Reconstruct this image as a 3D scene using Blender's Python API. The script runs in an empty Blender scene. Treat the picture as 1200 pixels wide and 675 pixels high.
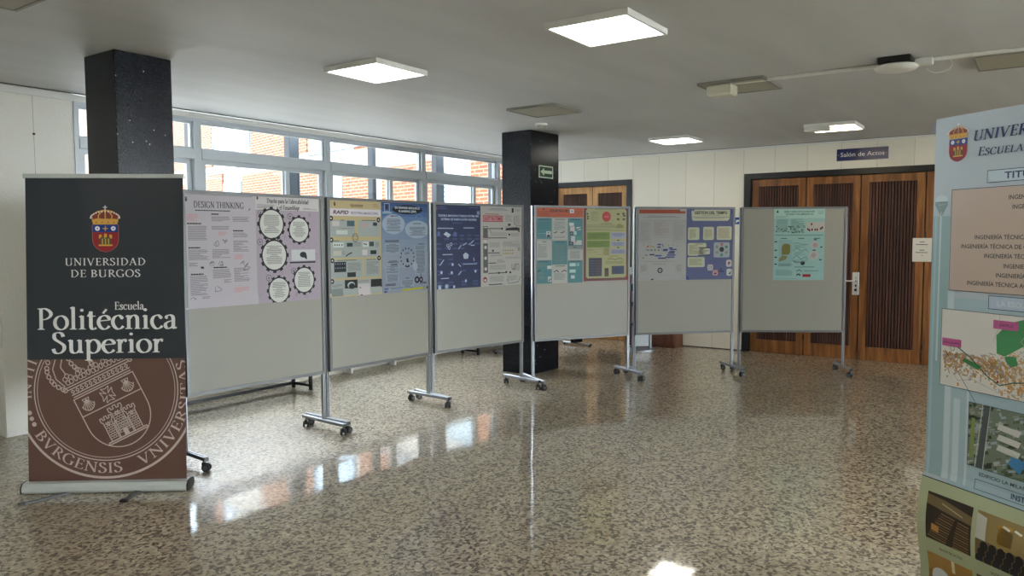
import bpy, bmesh, math, random
from mathutils import Vector, Matrix
random.seed(7)
scn = bpy.context.scene
COL = scn.collection
PI = math.pi

# ------------------------------------------------------------------ colours and materials
def lin(c):
    return c/12.92 if c <= .04045 else ((c+.055)/1.055)**2.4
def rgb(h):
    h = h.lstrip('#')
    return tuple(lin(int(h[i:i+2], 16)/255) for i in (0, 2, 4)) + (1,)
MATS = {}
def pbr(name, col, rough=.5, metal=0, coat=0, spec=.5, coat_rough=.05):
    if name in MATS: return MATS[name]
    m = bpy.data.materials.new(name); m.use_nodes = True
    b = m.node_tree.nodes['Principled BSDF']
    b.inputs['Base Color'].default_value = rgb(col) if isinstance(col, str) else (*col, 1)
    b.inputs['Roughness'].default_value = rough
    b.inputs['Metallic'].default_value = metal
    b.inputs['Specular IOR Level'].default_value = spec
    b.inputs['Coat Weight'].default_value = coat
    b.inputs['Coat Roughness'].default_value = coat_rough
    m.diffuse_color = b.inputs['Base Color'].default_value
    MATS[name] = m
    return m
def nodes(m):
    nt = m.node_tree
    return nt, nt.nodes['Principled BSDF'], nt.nodes.new, nt.links.new
INKK = 1.0
def ink(h, rough=.45):
    if INKK != 1:   # inks of the board sheets darkened to offset the strong light there
        f_ = lambda v: (12.92*v if v <= .0031308 else 1.055*v**(1/2.4)-.055)
        h = ''.join('%02x' % round(255*f_(lin(int(h[i:i+2], 16)/255)**1.38*INKK)) for i in (0, 2, 4))
    return pbr('ink_'+h+('' if rough == .45 else '_%d' % int(rough*100)), h, rough, spec=.25 if rough == .45 else .5)
def emit(name, col, s):
    m = bpy.data.materials.new(name); m.use_nodes = True
    b = m.node_tree.nodes['Principled BSDF']
    b.inputs['Base Color'].default_value = (.8, .8, .8, 1)
    b.inputs['Emission Color'].default_value = (*col, 1)
    b.inputs['Emission Strength'].default_value = s
    return m
def obj_coord(nt, new, scale=(1, 1, 1), rot=(0, 0, 0)):
    t = new('ShaderNodeTexCoord'); mp = new('ShaderNodeMapping')
    mp.inputs['Scale'].default_value = scale; mp.inputs['Rotation'].default_value = rot
    nt.links.new(t.outputs['Object'], mp.inputs['Vector'])
    return mp.outputs['Vector']
def ramp(new, stops, interp='LINEAR'):
    r = new('ShaderNodeValToRGB'); r.color_ramp.interpolation = interp
    e = r.color_ramp.elements
    e[0].position, e[0].color = stops[0][0], stops[0][1]
    e[1].position, e[1].color = stops[-1][0], stops[-1][1]
    for p, c in stops[1:-1]:
        x = e.new(p); x.color = c
    return r

def mat_floor():
    m = pbr('polished_terrazzo', '8a8070', .32); nt, b, new, link = nodes(m)
    v = obj_coord(nt, new, (1, 1, 1))
    n0 = new('ShaderNodeTexNoise'); n0.inputs['Scale'].default_value = 30; n0.inputs['Detail'].default_value = 3
    link(v, n0.inputs['Vector'])
    mx = new('ShaderNodeVectorMath'); mx.operation = 'MULTIPLY_ADD'
    link(n0.outputs['Color'], mx.inputs[0]); mx.inputs[1].default_value = (.03, .03, .03); link(v, mx.inputs[2])
    vo = new('ShaderNodeTexVoronoi'); vo.inputs['Scale'].default_value = 66
    link(mx.outputs[0], vo.inputs['Vector'])
    sep = new('ShaderNodeSeparateColor'); link(vo.outputs['Color'], sep.inputs[0])
    r = ramp(new, [(0, rgb('33281d')), (.17, rgb('4c3d2d')), (.31, rgb('70614a')), (.42, rgb('9c9078')), (.8, rgb('b0a48b')), (1, rgb('c8bca2'))])
    link(sep.outputs[0], r.inputs[0])
    # large soft variation
    n1 = new('ShaderNodeTexNoise'); n1.inputs['Scale'].default_value = 1.3; link(v, n1.inputs['Vector'])
    r1 = ramp(new, [(.3, (.88, .87, .86, 1)), (.7, (1, 1, 1, 1))]); link(n1.outputs[0], r1.inputs[0])
    mm = new('ShaderNodeMix'); mm.data_type = 'RGBA'; mm.blend_type = 'MULTIPLY'; mm.inputs[0].default_value = 1
    link(r.outputs[0], mm.inputs[6]); link(r1.outputs[0], mm.inputs[7])
    # slab joints
    bk = new('ShaderNodeTexBrick'); bk.offset = 0; bk.inputs['Scale'].default_value = 1
    bk.inputs['Brick Width'].default_value = .6; bk.inputs['Row Height'].default_value = .4
    bk.inputs['Mortar Size'].default_value = .0015; bk.inputs['Mortar Smooth'].default_value = .3
    bk.inputs['Color1'].default_value = bk.inputs['Color2'].default_value = (1, 1, 1, 1)
    bk.inputs['Mortar'].default_value = (.72, .7, .68, 1)
    link(v, bk.inputs['Vector'])
    m2 = new('ShaderNodeMix'); m2.data_type = 'RGBA'; m2.blend_type = 'MULTIPLY'; m2.inputs[0].default_value = 1
    link(mm.outputs[2], m2.inputs[6]); link(bk.outputs['Color'], m2.inputs[7])
    link(m2.outputs[2], b.inputs['Base Color'])
    b.inputs['Specular IOR Level'].default_value = 1.0; b.inputs['Roughness'].default_value = .42
    b.inputs['Coat Weight'].default_value = 1; b.inputs['Coat Roughness'].default_value = .065; b.inputs['Coat IOR'].default_value = 1.62
    n2 = new('ShaderNodeTexNoise'); n2.inputs['Scale'].default_value = 5; n2.inputs['Detail'].default_value = 1
    link(v, n2.inputs['Vector'])
    ad = new('ShaderNodeMath'); ad.operation = 'MULTIPLY_ADD'; link(bk.outputs['Fac'], ad.inputs[0]); ad.inputs[1].default_value = -.35
    link(n2.outputs[0], ad.inputs[2])
    bp = new('ShaderNodeBump'); bp.inputs['Strength'].default_value = 1; bp.inputs['Distance'].default_value = .0011
    link(ad.outputs[0], bp.inputs['Height'])
    link(bp.outputs[0], b.inputs['Coat Normal'])
    return m
def mat_wall(axis='y', name='wall_plaster', col='d9d3bd', seam=.4):
    m = pbr(name, col, .75); nt, b, new, link = nodes(m)
    v = obj_coord(nt, new)
    sp = new('ShaderNodeSeparateXYZ'); link(v, sp.inputs[0])
    a = sp.outputs[1 if axis == 'y' else 0]
    f = new('ShaderNodeMath'); f.operation = 'MULTIPLY_ADD'; link(a, f.inputs[0]); f.inputs[1].default_value = 1/seam; f.inputs[2].default_value = .79
    fl = new('ShaderNodeMath'); fl.operation = 'FLOOR'; link(f.outputs[0], fl.inputs[0])
    fr = new('ShaderNodeMath'); fr.operation = 'FRACT'; link(f.outputs[0], fr.inputs[0])
    lt = new('ShaderNodeMath'); lt.operation = 'LESS_THAN'; link(fr.outputs[0], lt.inputs[0]); lt.inputs[1].default_value = .009
    wn = new('ShaderNodeTexWhiteNoise'); wn.noise_dimensions = '1D'; link(fl.outputs[0], wn.inputs['W'])
    r = ramp(new, [(0, (.93, .93, .92, 1)), (1, (1, 1, 1, 1))]); link(wn.outputs['Value'], r.inputs[0])
    mm = new('ShaderNodeMix'); mm.data_type = 'RGBA'; mm.blend_type = 'MULTIPLY'; mm.inputs[0].default_value = 1
    mm.inputs[6].default_value = rgb(col); link(r.outputs[0], mm.inputs[7])
    m2 = new('ShaderNodeMix'); m2.data_type = 'RGBA'; link(lt.outputs[0], m2.inputs[0]); link(mm.outputs[2], m2.inputs[6])
    m2.inputs[7].default_value = rgb('b3ad9a')
    link(m2.outputs[2], b.inputs['Base Color'])
    n = new('ShaderNodeTexNoise'); n.inputs['Scale'].default_value = 45; n.inputs['Detail'].default_value = 3; link(v, n.inputs['Vector'])
    bp = new('ShaderNodeBump'); bp.inputs['Strength'].default_value = .5; bp.inputs['Distance'].default_value = .006
    link(n.outputs[0], bp.inputs['Height']); link(bp.outputs[0], b.inputs['Normal'])
    return m
def mat_ceiling():
    m = pbr('painted_ceiling', 'cccccc', .6); nt, b, new, link = nodes(m)
    v = obj_coord(nt, new, (.5, 2.2, 1))
    n = new('ShaderNodeTexNoise'); n.inputs['Scale'].default_value = 1.6; n.inputs['Detail'].default_value = 3; link(v, n.inputs['Vector'])
    bp = new('ShaderNodeBump'); bp.inputs['Strength'].default_value = .5; bp.inputs['Distance'].default_value = .03
    link(n.outputs[0], bp.inputs['Height']); link(bp.outputs[0], b.inputs['Normal'])
    r = ramp(new, [(.3, rgb('c4c7ca')), (.7, rgb('cfd2d5'))]); link(n.outputs[0], r.inputs[0]); link(r.outputs[0], b.inputs['Base Color'])
    return m
def mat_granite():
    m = pbr('black_granite', '1b2029', .26, spec=.25); nt, b, new, link = nodes(m)
    v = obj_coord(nt, new)
    vo = new('ShaderNodeTexVoronoi'); vo.inputs['Scale'].default_value = 26; link(v, vo.inputs['Vector'])
    sep = new('ShaderNodeSeparateColor'); link(vo.outputs['Color'], sep.inputs[0])
    gt = new('ShaderNodeMath'); gt.operation = 'GREATER_THAN'; link(sep.outputs[1], gt.inputs[0]); gt.inputs[1].default_value = .93
    n = new('ShaderNodeTexNoise'); n.inputs['Scale'].default_value = 90; n.inputs['Detail'].default_value = 2; link(v, n.inputs['Vector'])
    l2 = new('ShaderNodeMath'); l2.operation = 'LESS_THAN'; link(vo.outputs['Distance'], l2.inputs[0]); l2.inputs[1].default_value = .10
    g3 = new('ShaderNodeMath'); g3.operation = 'MULTIPLY'; link(gt.outputs[0], g3.inputs[0]); link(l2.outputs[0], g3.inputs[1])
    r = ramp(new, [(.35, rgb('070a10')), (.7, rgb('131923'))]); link(n.outputs[0], r.inputs[0])
    m2 = new('ShaderNodeMix'); m2.data_type = 'RGBA'; link(g3.outputs[0], m2.inputs[0]); link(r.outputs[0], m2.inputs[6]); m2.inputs[7].default_value = rgb('b9c0c8')
    link(m2.outputs[2], b.inputs['Base Color'])
    return m
def mat_wood(name, c1, c2, c3, rough=.4):
    m = pbr(name, c2, rough); nt, b, new, link = nodes(m)
    v = obj_coord(nt, new, (9, 9, .7))
    n = new('ShaderNodeTexNoise'); n.inputs['Scale'].default_value = 2.2; n.inputs['Detail'].default_value = 6; n.inputs['Distortion'].default_value = .6
    link(v, n.inputs['Vector'])
    r = ramp(new, [(.3, rgb(c1)), (.52, rgb(c2)), (.72, rgb(c3))]); link(n.outputs[0], r.inputs[0])
    link(r.outputs[0], b.inputs['Base Color'])
    return m
def mat_brick():
    m = pbr('facing_brick', 'c47a50', .8); nt, b, new, link = nodes(m)
    v = obj_coord(nt, new)
    bk = new('ShaderNodeTexBrick'); bk.inputs['Scale'].default_value = 1
    bk.inputs['Brick Width'].default_value = .30; bk.inputs['Row Height'].default_value = .085; bk.inputs['Mortar Size'].default_value = .012
    bk.inputs['Color1'].default_value = rgb('7e3d22'); bk.inputs['Color2'].default_value = rgb('915532'); bk.inputs['Mortar'].default_value = rgb('9c8c76')
    link(v, bk.inputs['Vector'])
    link(bk.outputs['Color'], b.inputs['Base Color'])
    return m
def mat_glass():
    m = bpy.data.materials.new('window_glass'); m.use_nodes = True
    nt = m.node_tree; nt.nodes.clear(); new = nt.nodes.new
    o = new('ShaderNodeOutputMaterial'); t = new('ShaderNodeBsdfTransparent'); g = new('ShaderNodeBsdfGlossy'); mx = new('ShaderNodeMixShader')
    t.inputs[0].default_value = (.97, .98, .98, 1); g.inputs['Roughness'].default_value = .01
    fr = new('ShaderNodeFresnel'); fr.inputs[0].default_value = 1.45
    ge = new('ShaderNodeNewGeometry'); iv = new('ShaderNodeMath'); iv.operation = 'SUBTRACT'; iv.inputs[0].default_value = 1; nt.links.new(ge.outputs['Backfacing'], iv.inputs[1])
    mu = new('ShaderNodeMath'); mu.operation = 'MULTIPLY'; nt.links.new(fr.outputs[0], mu.inputs[0]); nt.links.new(iv.outputs[0], mu.inputs[1])
    nt.links.new(mu.outputs[0], mx.inputs[0]); nt.links.new(t.outputs[0], mx.inputs[1]); nt.links.new(g.outputs[0], mx.inputs[2]); nt.links.new(mx.outputs[0], o.inputs[0])
    return m

M_floor = mat_floor()
M_wall_back = mat_wall('y', 'plaster_panels_cream', 'f1ede1')
M_wall_win = mat_wall('x', 'plaster_panels_white', 'f2f1ea', 2.8)
M_wall_plain = pbr('plain_plaster', 'cfcabb', .7)
M_ceil = mat_ceiling()
M_granite = mat_granite()
M_alu = pbr('brushed_aluminium', '8f9499', .36, .75)
M_alud = pbr('anodised_grey_profile', '5e5f5e', .45, .35)
M_board = pbr('grey_board_surface', '828076', .5)
M_black = pbr('black_plastic', '121315', .4)
M_silver = pbr('satin_silver_cassette', 'c3c9c4', .32, .35)
M_rubber = pbr('caster_rubber', '2c2e31', .55)
M_blacksteel = pbr('black_steel', '0f1114', .35)
M_frame = pbr('window_aluminium', 'b9c0c6', .4, .2)
M_extpost = pbr('slate_coated_steel', '2f373f', .5)
M_white = pbr('white_enamel', 'e6e6e2', .4)
M_offw = pbr('cream_plastic', 'd0cebb', .45)
M_wood = mat_wood('oak_door_dark', '5f3a1a', '85542a', 'a2703c')
M_woodl = mat_wood('oak_door_light', '9c6d3a', 'bd8b50', 'd0a268')
M_slat = mat_wood('walnut_slats', '33190f', '4d2a1c', '6a4030', .5)
M_slatgap = pbr('slat_recess', '1a0c07', .8)
M_bench = mat_wood('brown_panel', '4d2a1b', '663a27', '7a4a35', .45)
M_jamb = pbr('black_door_jamb', '15191d', .35)
M_brick = mat_brick()
M_render = pbr('white_facade_render', 'c4c2bd', .85)
M_glass = mat_glass()
M_skyglass = pbr('pale_blue_glazing', 'a9c6dc', .15)
M_shutter = pbr('pale_blue_shutter', 'c4dbe6', .5)
M_bluefr = pbr('blue_grey_frame', '7d93a8', .5)
M_acrylic = pbr('clear_grey_acrylic', 'aab4ba', .08, 0, 1)
M_pframe = pbr('grey_panel_frame', '8b8a82', .5)
M_screen = pbr('unlit_diffuser', 'a7a596', .5)
M_asphalt = pbr('paved_yard', '8f8d88', .9)

# ------------------------------------------------------------------ mesh helpers
class MB:
    def __init__(s): s.v = []; s.f = []; s.mi = []; s.mats = []
    def m(s, mat):
        if mat not in s.mats: s.mats.append(mat)
        return s.mats.index(mat)
    def add(s, vs, fs, mat):
        b = len(s.v); s.v += [tuple(x) for x in vs]; k = s.m(mat)
        for f in fs: s.f.append([b+i for i in f]); s.mi.append(k)
    def box(s, x0, y0, z0, x1, y1, z1, mat, T=None, bev=0):
        if bev:
            c = bev
            P = []
            for z, ins in ((z0, c), (z0+c, 0), (z1-c, 0), (z1, c)):
                P += [(x0+ins, y0+ins+(c if not ins else 0), z), (x0+ins+(c if not ins else 0), y0+ins, z), (x1-ins-(c if not ins else 0), y0+ins, z), (x1-ins, y0+ins+(c if not ins else 0), z),
                      (x1-ins, y1-ins-(c if not ins else 0), z), (x1-ins-(c if not ins else 0), y1-ins, z), (x0+ins+(c if not ins else 0), y1-ins, z), (x0+ins, y1-ins-(c if not ins else 0), z)]
            F = [list(range(7, -1, -1)), list(range(24, 32))]
            for r in range(3):
                for i in range(8):
                    j = (i+1) % 8; F.append([r*8+i, r*8+j, (r+1)*8+j, (r+1)*8+i])
        else:
            P = [(x0, y0, z0), (x1, y0, z0), (x1, y1, z0), (x0, y1, z0), (x0, y0, z1), (x1, y0, z1), (x1, y1, z1), (x0, y1, z1)]
            F = [(0, 3, 2, 1), (4, 5, 6, 7), (0, 1, 5, 4), (1, 2, 6, 5), (2, 3, 7, 6), (3, 0, 4, 7)]
        if T: P = [T @ Vector(p) for p in P]
        s.add(P, F, mat); return s
    def cyl(s, a, b, r, mat, n=20, r2=None, T=None):
        a, b = Vector(a), Vector(b); d = (b-a).normalized()
        u = d.orthogonal().normalized(); w = d.cross(u); r2 = r if r2 is None else r2
        P = [a+(u*math.cos(2*PI*i/n)+w*math.sin(2*PI*i/n))*r for i in range(n)] + [b+(u*math.cos(2*PI*i/n)+w*math.sin(2*PI*i/n))*r2 for i in range(n)]
        F = [list(range(n-1, -1, -1)), list(range(n, 2*n))] + [[i, (i+1) % n, n+(i+1) % n, n+i] for i in range(n)]
        if T: P = [T @ p for p in P]
        s.add(P, F, mat); return s
    def tube(s, pts, r, mat, n=10):
        pts = [Vector(p) for p in pts]; rings = []
        for i, p in enumerate(pts):
            d = (pts[min(i+1, len(pts)-1)]-pts[max(i-1, 0)]).normalized()
            up = Vector((0, 0, 1)) if abs(d.z) < .95 else Vector((1, 0, 0))
            u = d.cross(up).normalized(); w = d.cross(u)
            rings.append([p+(u*math.cos(2*PI*k/n)+w*math.sin(2*PI*k/n))*r for k in range(n)])
        P = [q for rg in rings for q in rg]
        F = [[i*n+k, i*n+(k+1) % n, (i+1)*n+(k+1) % n, (i+1)*n+k] for i in range(len(pts)-1) for k in range(n)]
        F += [list(range(n-1, -1, -1)), [(len(pts)-1)*n+k for k in range(n)]]
        s.add(P, F, mat); return s
    def revolve(s, prof, c, mat, n=28):
        P = []; F = []
        for r, z in prof:
            P += [(c[0]+r*math.cos(2*PI*k/n), c[1]+r*math.sin(2*PI*k/n), c[2]+z) for k in range(n)]
        for i in range(len(prof)-1):
            F += [[i*n+k, i*n+(k+1) % n, (i+1)*n+(k+1) % n, (i+1)*n+k] for k in range(n)]
        F += [list(range(n-1, -1, -1)), [(len(prof)-1)*n+k for k in range(n)]]
        s.add(P, F, mat); return s
    def build(s, name, parent=None, smooth=False, loc=None, rotz=0):
        me = bpy.data.meshes.new(name)
        me.from_pydata(s.v, [], s.f)
        for m in s.mats: me.materials.append(m)
        me.polygons.foreach_set('material_index', s.mi)
        if smooth:
            me.polygons.foreach_set('use_smooth', [True]*len(s.f))
            try: me.set_sharp_from_angle(angle=math.radians(40))
            except Exception: pass
        me.update()
        o = bpy.data.objects.new(name, me); COL.objects.link(o)
        if parent: o.parent = parent
        if loc: o.location = loc
        if rotz: o.rotation_euler.z = rotz
        return o
def tag(o, label=None, cat=None, group=None, kind=None):
    if label: o['label'] = label
    if cat: o['category'] = cat
    if group: o['group'] = group
    if kind: o['kind'] = kind
    return o
def thing(name, label, cat, loc=(0, 0, 0), rotz=0, group=None):
    o = bpy.data.objects.new(name, None); COL.objects.link(o); o.empty_display_size = .1
    o.location = loc; o.rotation_euler = (0, 0, rotz)
    return tag(o, label, cat, group)
def structure(o): o['kind'] = 'structure'; return o
def copy_tree(o, parent=None):
    c = o.copy(); COL.objects.link(c)
    if parent: c.parent = parent
    for ch in list(o.children): copy_tree(ch, c)
    return c

# ------------------------------------------------------------------ flat printing: polygons in sheet units (metres, y up)
class Sheet:
    """prints convex polygons with a colour each; every layer stands a hair above the one below"""
    def __init__(s, clip=None): s.p = []; s.L = 0; s.clip = clip
    def layer(s): s.L += 1; return s
    def poly(s, pts, mat):
        if s.clip:
            x0, y0, x1, y1 = s.clip
            pts = clip(pts, 0, x0, 1); pts = clip(pts, 0, x1, -1); pts = clip(pts, 1, y0, 1); pts = clip(pts, 1, y1, -1)
        if len(pts) > 2: s.p.append((pts, mat, s.L))
    def rect(s, x0, y0, x1, y1, mat): s.poly([(x0, y0), (x1, y0), (x1, y1), (x0, y1)], mat)
    def box(s, x0, y0, x1, y1, mat, w=.003):
        x0, x1 = min(x0, x1), max(x0, x1); y0, y1 = min(y0, y1), max(y0, y1)
        s.rect(x0, y0, x1, y0+w, mat); s.rect(x0, y1-w, x1, y1, mat); s.rect(x0, y0, x0+w, y1, mat); s.rect(x1-w, y0, x1, y1, mat)
    def disc(s, cx, cy, rx, mat, ry=None, n=28):
        ry = ry or rx; s.poly([(cx+rx*math.cos(2*PI*i/n), cy+ry*math.sin(2*PI*i/n)) for i in range(n)], mat)
    def ring(s, cx, cy, r0, r1, mat, n=72, k=1):
        for i in range(n):
            a, b = 2*PI*i/n, 2*PI*(i+1)/n
            s.poly([(cx+r0*math.cos(a), cy+r0*k*math.sin(a)), (cx+r1*math.cos(a), cy+r1*k*math.sin(a)), (cx+r1*math.cos(b), cy+r1*k*math.sin(b)), (cx+r0*math.cos(b), cy+r0*k*math.sin(b))], mat)
    def line(s, pts, w, mat, T=None):
        if T: pts = [T(*p) for p in pts]
        for (ax, ay), (bx, by) in zip(pts, pts[1:]):
            dx, dy = bx-ax, by-ay; l = math.hypot(dx, dy)
            if l < 1e-9: continue
            nx, ny = -dy/l*w/2, dx/l*w/2; ex, ey = dx/l*w*.3, dy/l*w*.3
            s.poly([(ax+nx-ex, ay+ny-ey), (ax-nx-ex, ay-ny-ey), (bx-nx+ex, by-ny+ey), (bx+nx+ex, by+ny+ey)], mat)
    def gear(s, cx, cy, r, mat, inner, teeth=12, k=1.0):
        s.layer(); s.disc(cx, cy, r, mat, r*k)
        for i in range(teeth):
            a = 2*PI*i/teeth; d = .14
            s.poly([(cx+r*.95*math.cos(a-d), cy+r*k*.95*math.sin(a-d)), (cx+r*1.12*math.cos(a-d*.8), cy+r*k*1.12*math.sin(a-d*.8)), (cx+r*1.12*math.cos(a+d*.8), cy+r*k*1.12*math.sin(a+d*.8)), (cx+r*.95*math.cos(a+d), cy+r*k*.95*math.sin(a+d))], mat)
        s.layer(); s.disc(cx, cy, r*.9, inner, r*.9*k)
    def lines(s, x0, y0, x1, y1, mat, pitch=.0085, h=.0042, just='l', seed=None):
        """a block of small print"""
        R = random.Random(seed if seed is not None else int((x0+y1*3)*1e4)); y = y1
        while y-h > y0:
            w = (x1-x0)*(R.uniform(.88, 1) if R.random() > .18 else R.uniform(.35, .8))
            a = x0 if just == 'l' else (x0+x1-w)/2; x = a
            while x < a+w-.003:
                ww = min(R.uniform(.012, .034), a+w-x); s.rect(x, y-h, x+ww, y, mat); x += ww+.003
            y -= pitch
    def text(s, txt, x, y, h, mat, just='c', w=None, shear=0, bold=0):
        P, W = sans(txt, bold)
        k = h/.70; kx = k if w is None else w/max(W, 1e-6)
        ox = x-(W*kx/2 if just == 'c' else W*kx if just == 'r' else 0)
        for t in P: s.poly([(ox+a*kx+b*k*shear, y+b*k) for a, b in t], mat)
    def serif(s, txt, x, y, h, mat, just='c', w=None, shear=0, weight=1, T=None, small=None, track=0):
        P, W = serif_text(txt, weight, small, track); kx = h if w is None else w/W
        ox = x-(W*kx/2 if just == 'c' else W*kx if just == 'r' else 0)
        for t in P:
            q = [(ox+a*kx+b*h*shear, y+b*h) for a, b in t]
            s.poly([T(*c) for c in q] if T else q, mat)
    def build(s, name, base, w, h, parent=None, surf=None, strips=0, thick=.0006, step=.00025, back=None):
        """surf(x, y, off) -> point; base material covers the whole sheet with a real thickness"""
        mb = MB(); surf = surf or (lambda x, y, o: (x, -o, y))
        if strips:
            nx, ny = strips; V = []; F = []
            for o in (thick, 0):
                for j in range(ny+1):
                    for i in range(nx+1): V.append(surf(w*i/nx, h*j/ny, o))
            N = (nx+1)*(ny+1)
            for j in range(ny):
                for i in range(nx):
                    a = j*(nx+1)+i; F.append([a, a+1, a+nx+2, a+nx+1]); F.append([N+a, N+a+nx+1, N+a+nx+2, N+a+1])
            per = [i for i in range(nx+1)]+[(j+1)*(nx+1)-1 for j in range(1, ny+1)]+[ny*(nx+1)+i for i in range(nx-1, -1, -1)]+[j*(nx+1) for j in range(ny-1, 0, -1)]
            for a, b in zip(per, per[1:]+per[:1]): F.append([a, N+a, N+b, b])
            mb.add(V, F, base)
        else:
            V = [surf(*q, o) for o in (thick, 0) for q in ((0, 0), (w, 0), (w, h), (0, h))]
            mb.add(V, [(0, 1, 2, 3), (4, 7, 6, 5), (0, 4, 5, 1), (1, 5, 6, 2), (2, 6, 7, 3), (3, 7, 4, 0)], base)
        for pts, mat, L in s.p:
            parts = [pts]
            if strips:
                parts = []; hs = h/strips[1]; ws = w/strips[0]
                ys = [q[1] for q in pts]; j0 = int(math.floor(min(ys)/hs)); j1 = int(math.floor(max(ys)/hs))
                for j in range(j0, j1+1):
                    q = clip(clip(pts, 1, j*hs, 1), 1, (j+1)*hs, -1)
                    if len(q) < 3: continue
                    xs = [c[0] for c in q]
                    if max(xs)-min(xs) < ws*1.0: parts.append(q); continue
                    for i in range(int(math.floor(min(xs)/ws)), int(math.floor(max(xs)/ws))+1):
                        g = clip(clip(q, 0, i*ws, 1), 0, (i+1)*ws, -1)
                        if len(g) > 2: parts.append(g)
            for q in parts:
                a = sum(q[i][0]*q[(i+1) % len(q)][1]-q[(i+1) % len(q)][0]*q[i][1] for i in range(len(q)))
                if abs(a) < 1e-10: continue
                if a < 0: q = q[::-1]
                mb.add([surf(x, y, thick+step*(L+1)) for x, y in q], [list(range(len(q)))], mat)
        return mb.build(name, parent)
def clip(pts, ax, val, sg):
    out = []; n = len(pts)
    for i in range(n):
        a, b = pts[i], pts[(i+1) % n]; da, db = (a[ax]-val)*sg, (b[ax]-val)*sg
        if da >= 0: out.append(a)
        if (da > 0 and db < 0) or (da < 0 and db > 0):
            t = da/(da-db); out.append((a[0]+(b[0]-a[0])*t, a[1]+(b[1]-a[1])*t))
    return out
SC = {}
def sans(txt, bold=0):
    if (txt, bold) in SC: return SC[(txt, bold)]
    cu = bpy.data.curves.new('t', 'FONT'); cu.body = txt; cu.size = 1; cu.resolution_u = 2; cu.offset = bold
    o = bpy.data.objects.new('t', cu); COL.objects.link(o)
    bpy.context.view_layer.update()
    me = o.evaluated_get(bpy.context.evaluated_depsgraph_get()).to_mesh()
    bm = bmesh.new(); bm.from_mesh(me); bmesh.ops.triangulate(bm, faces=bm.faces[:])
    T = [[(v.co.x, v.co.y) for v in f.verts] for f in bm.faces]; bm.free()
    o.evaluated_get(bpy.context.evaluated_depsgraph_get()).to_mesh_clear()
    bpy.data.objects.remove(o); bpy.data.curves.remove(cu)
    xs = [x for t in T for x, y in t]; x0 = min(xs)
    T = [[(x-x0, y) for x, y in t] for t in T]
    SC[(txt, bold)] = (T, max(xs)-x0)
    return SC[(txt, bold)]

# ------------------------------------------------------------------ a drawn old-style serif alphabet (pen strokes)
def spl(pts, n=7):
    out = []; P = [pts[0]]+list(pts)+[pts[-1]]
    for i in range(1, len(P)-2):
        a, b, c, d = P[i-1], P[i], P[i+1], P[i+2]
        for k in range(n):
            t = k/n
            out.append(tuple(.5*((2*b[j])+(-a[j]+c[j])*t+(2*a[j]-5*b[j]+4*c[j]-d[j])*t*t+(-a[j]+3*b[j]-3*c[j]+d[j])*t**3) for j in (0, 1)))
    out.append(pts[-1]); return out
def ell(cx, cy, rx, ry, a0=0, a1=360, n=26):
    return [(cx+rx*math.cos(math.radians(a0+(a1-a0)*i/n)), cy+ry*math.sin(math.radians(a0+(a1-a0)*i/n))) for i in range(n+1)]
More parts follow.
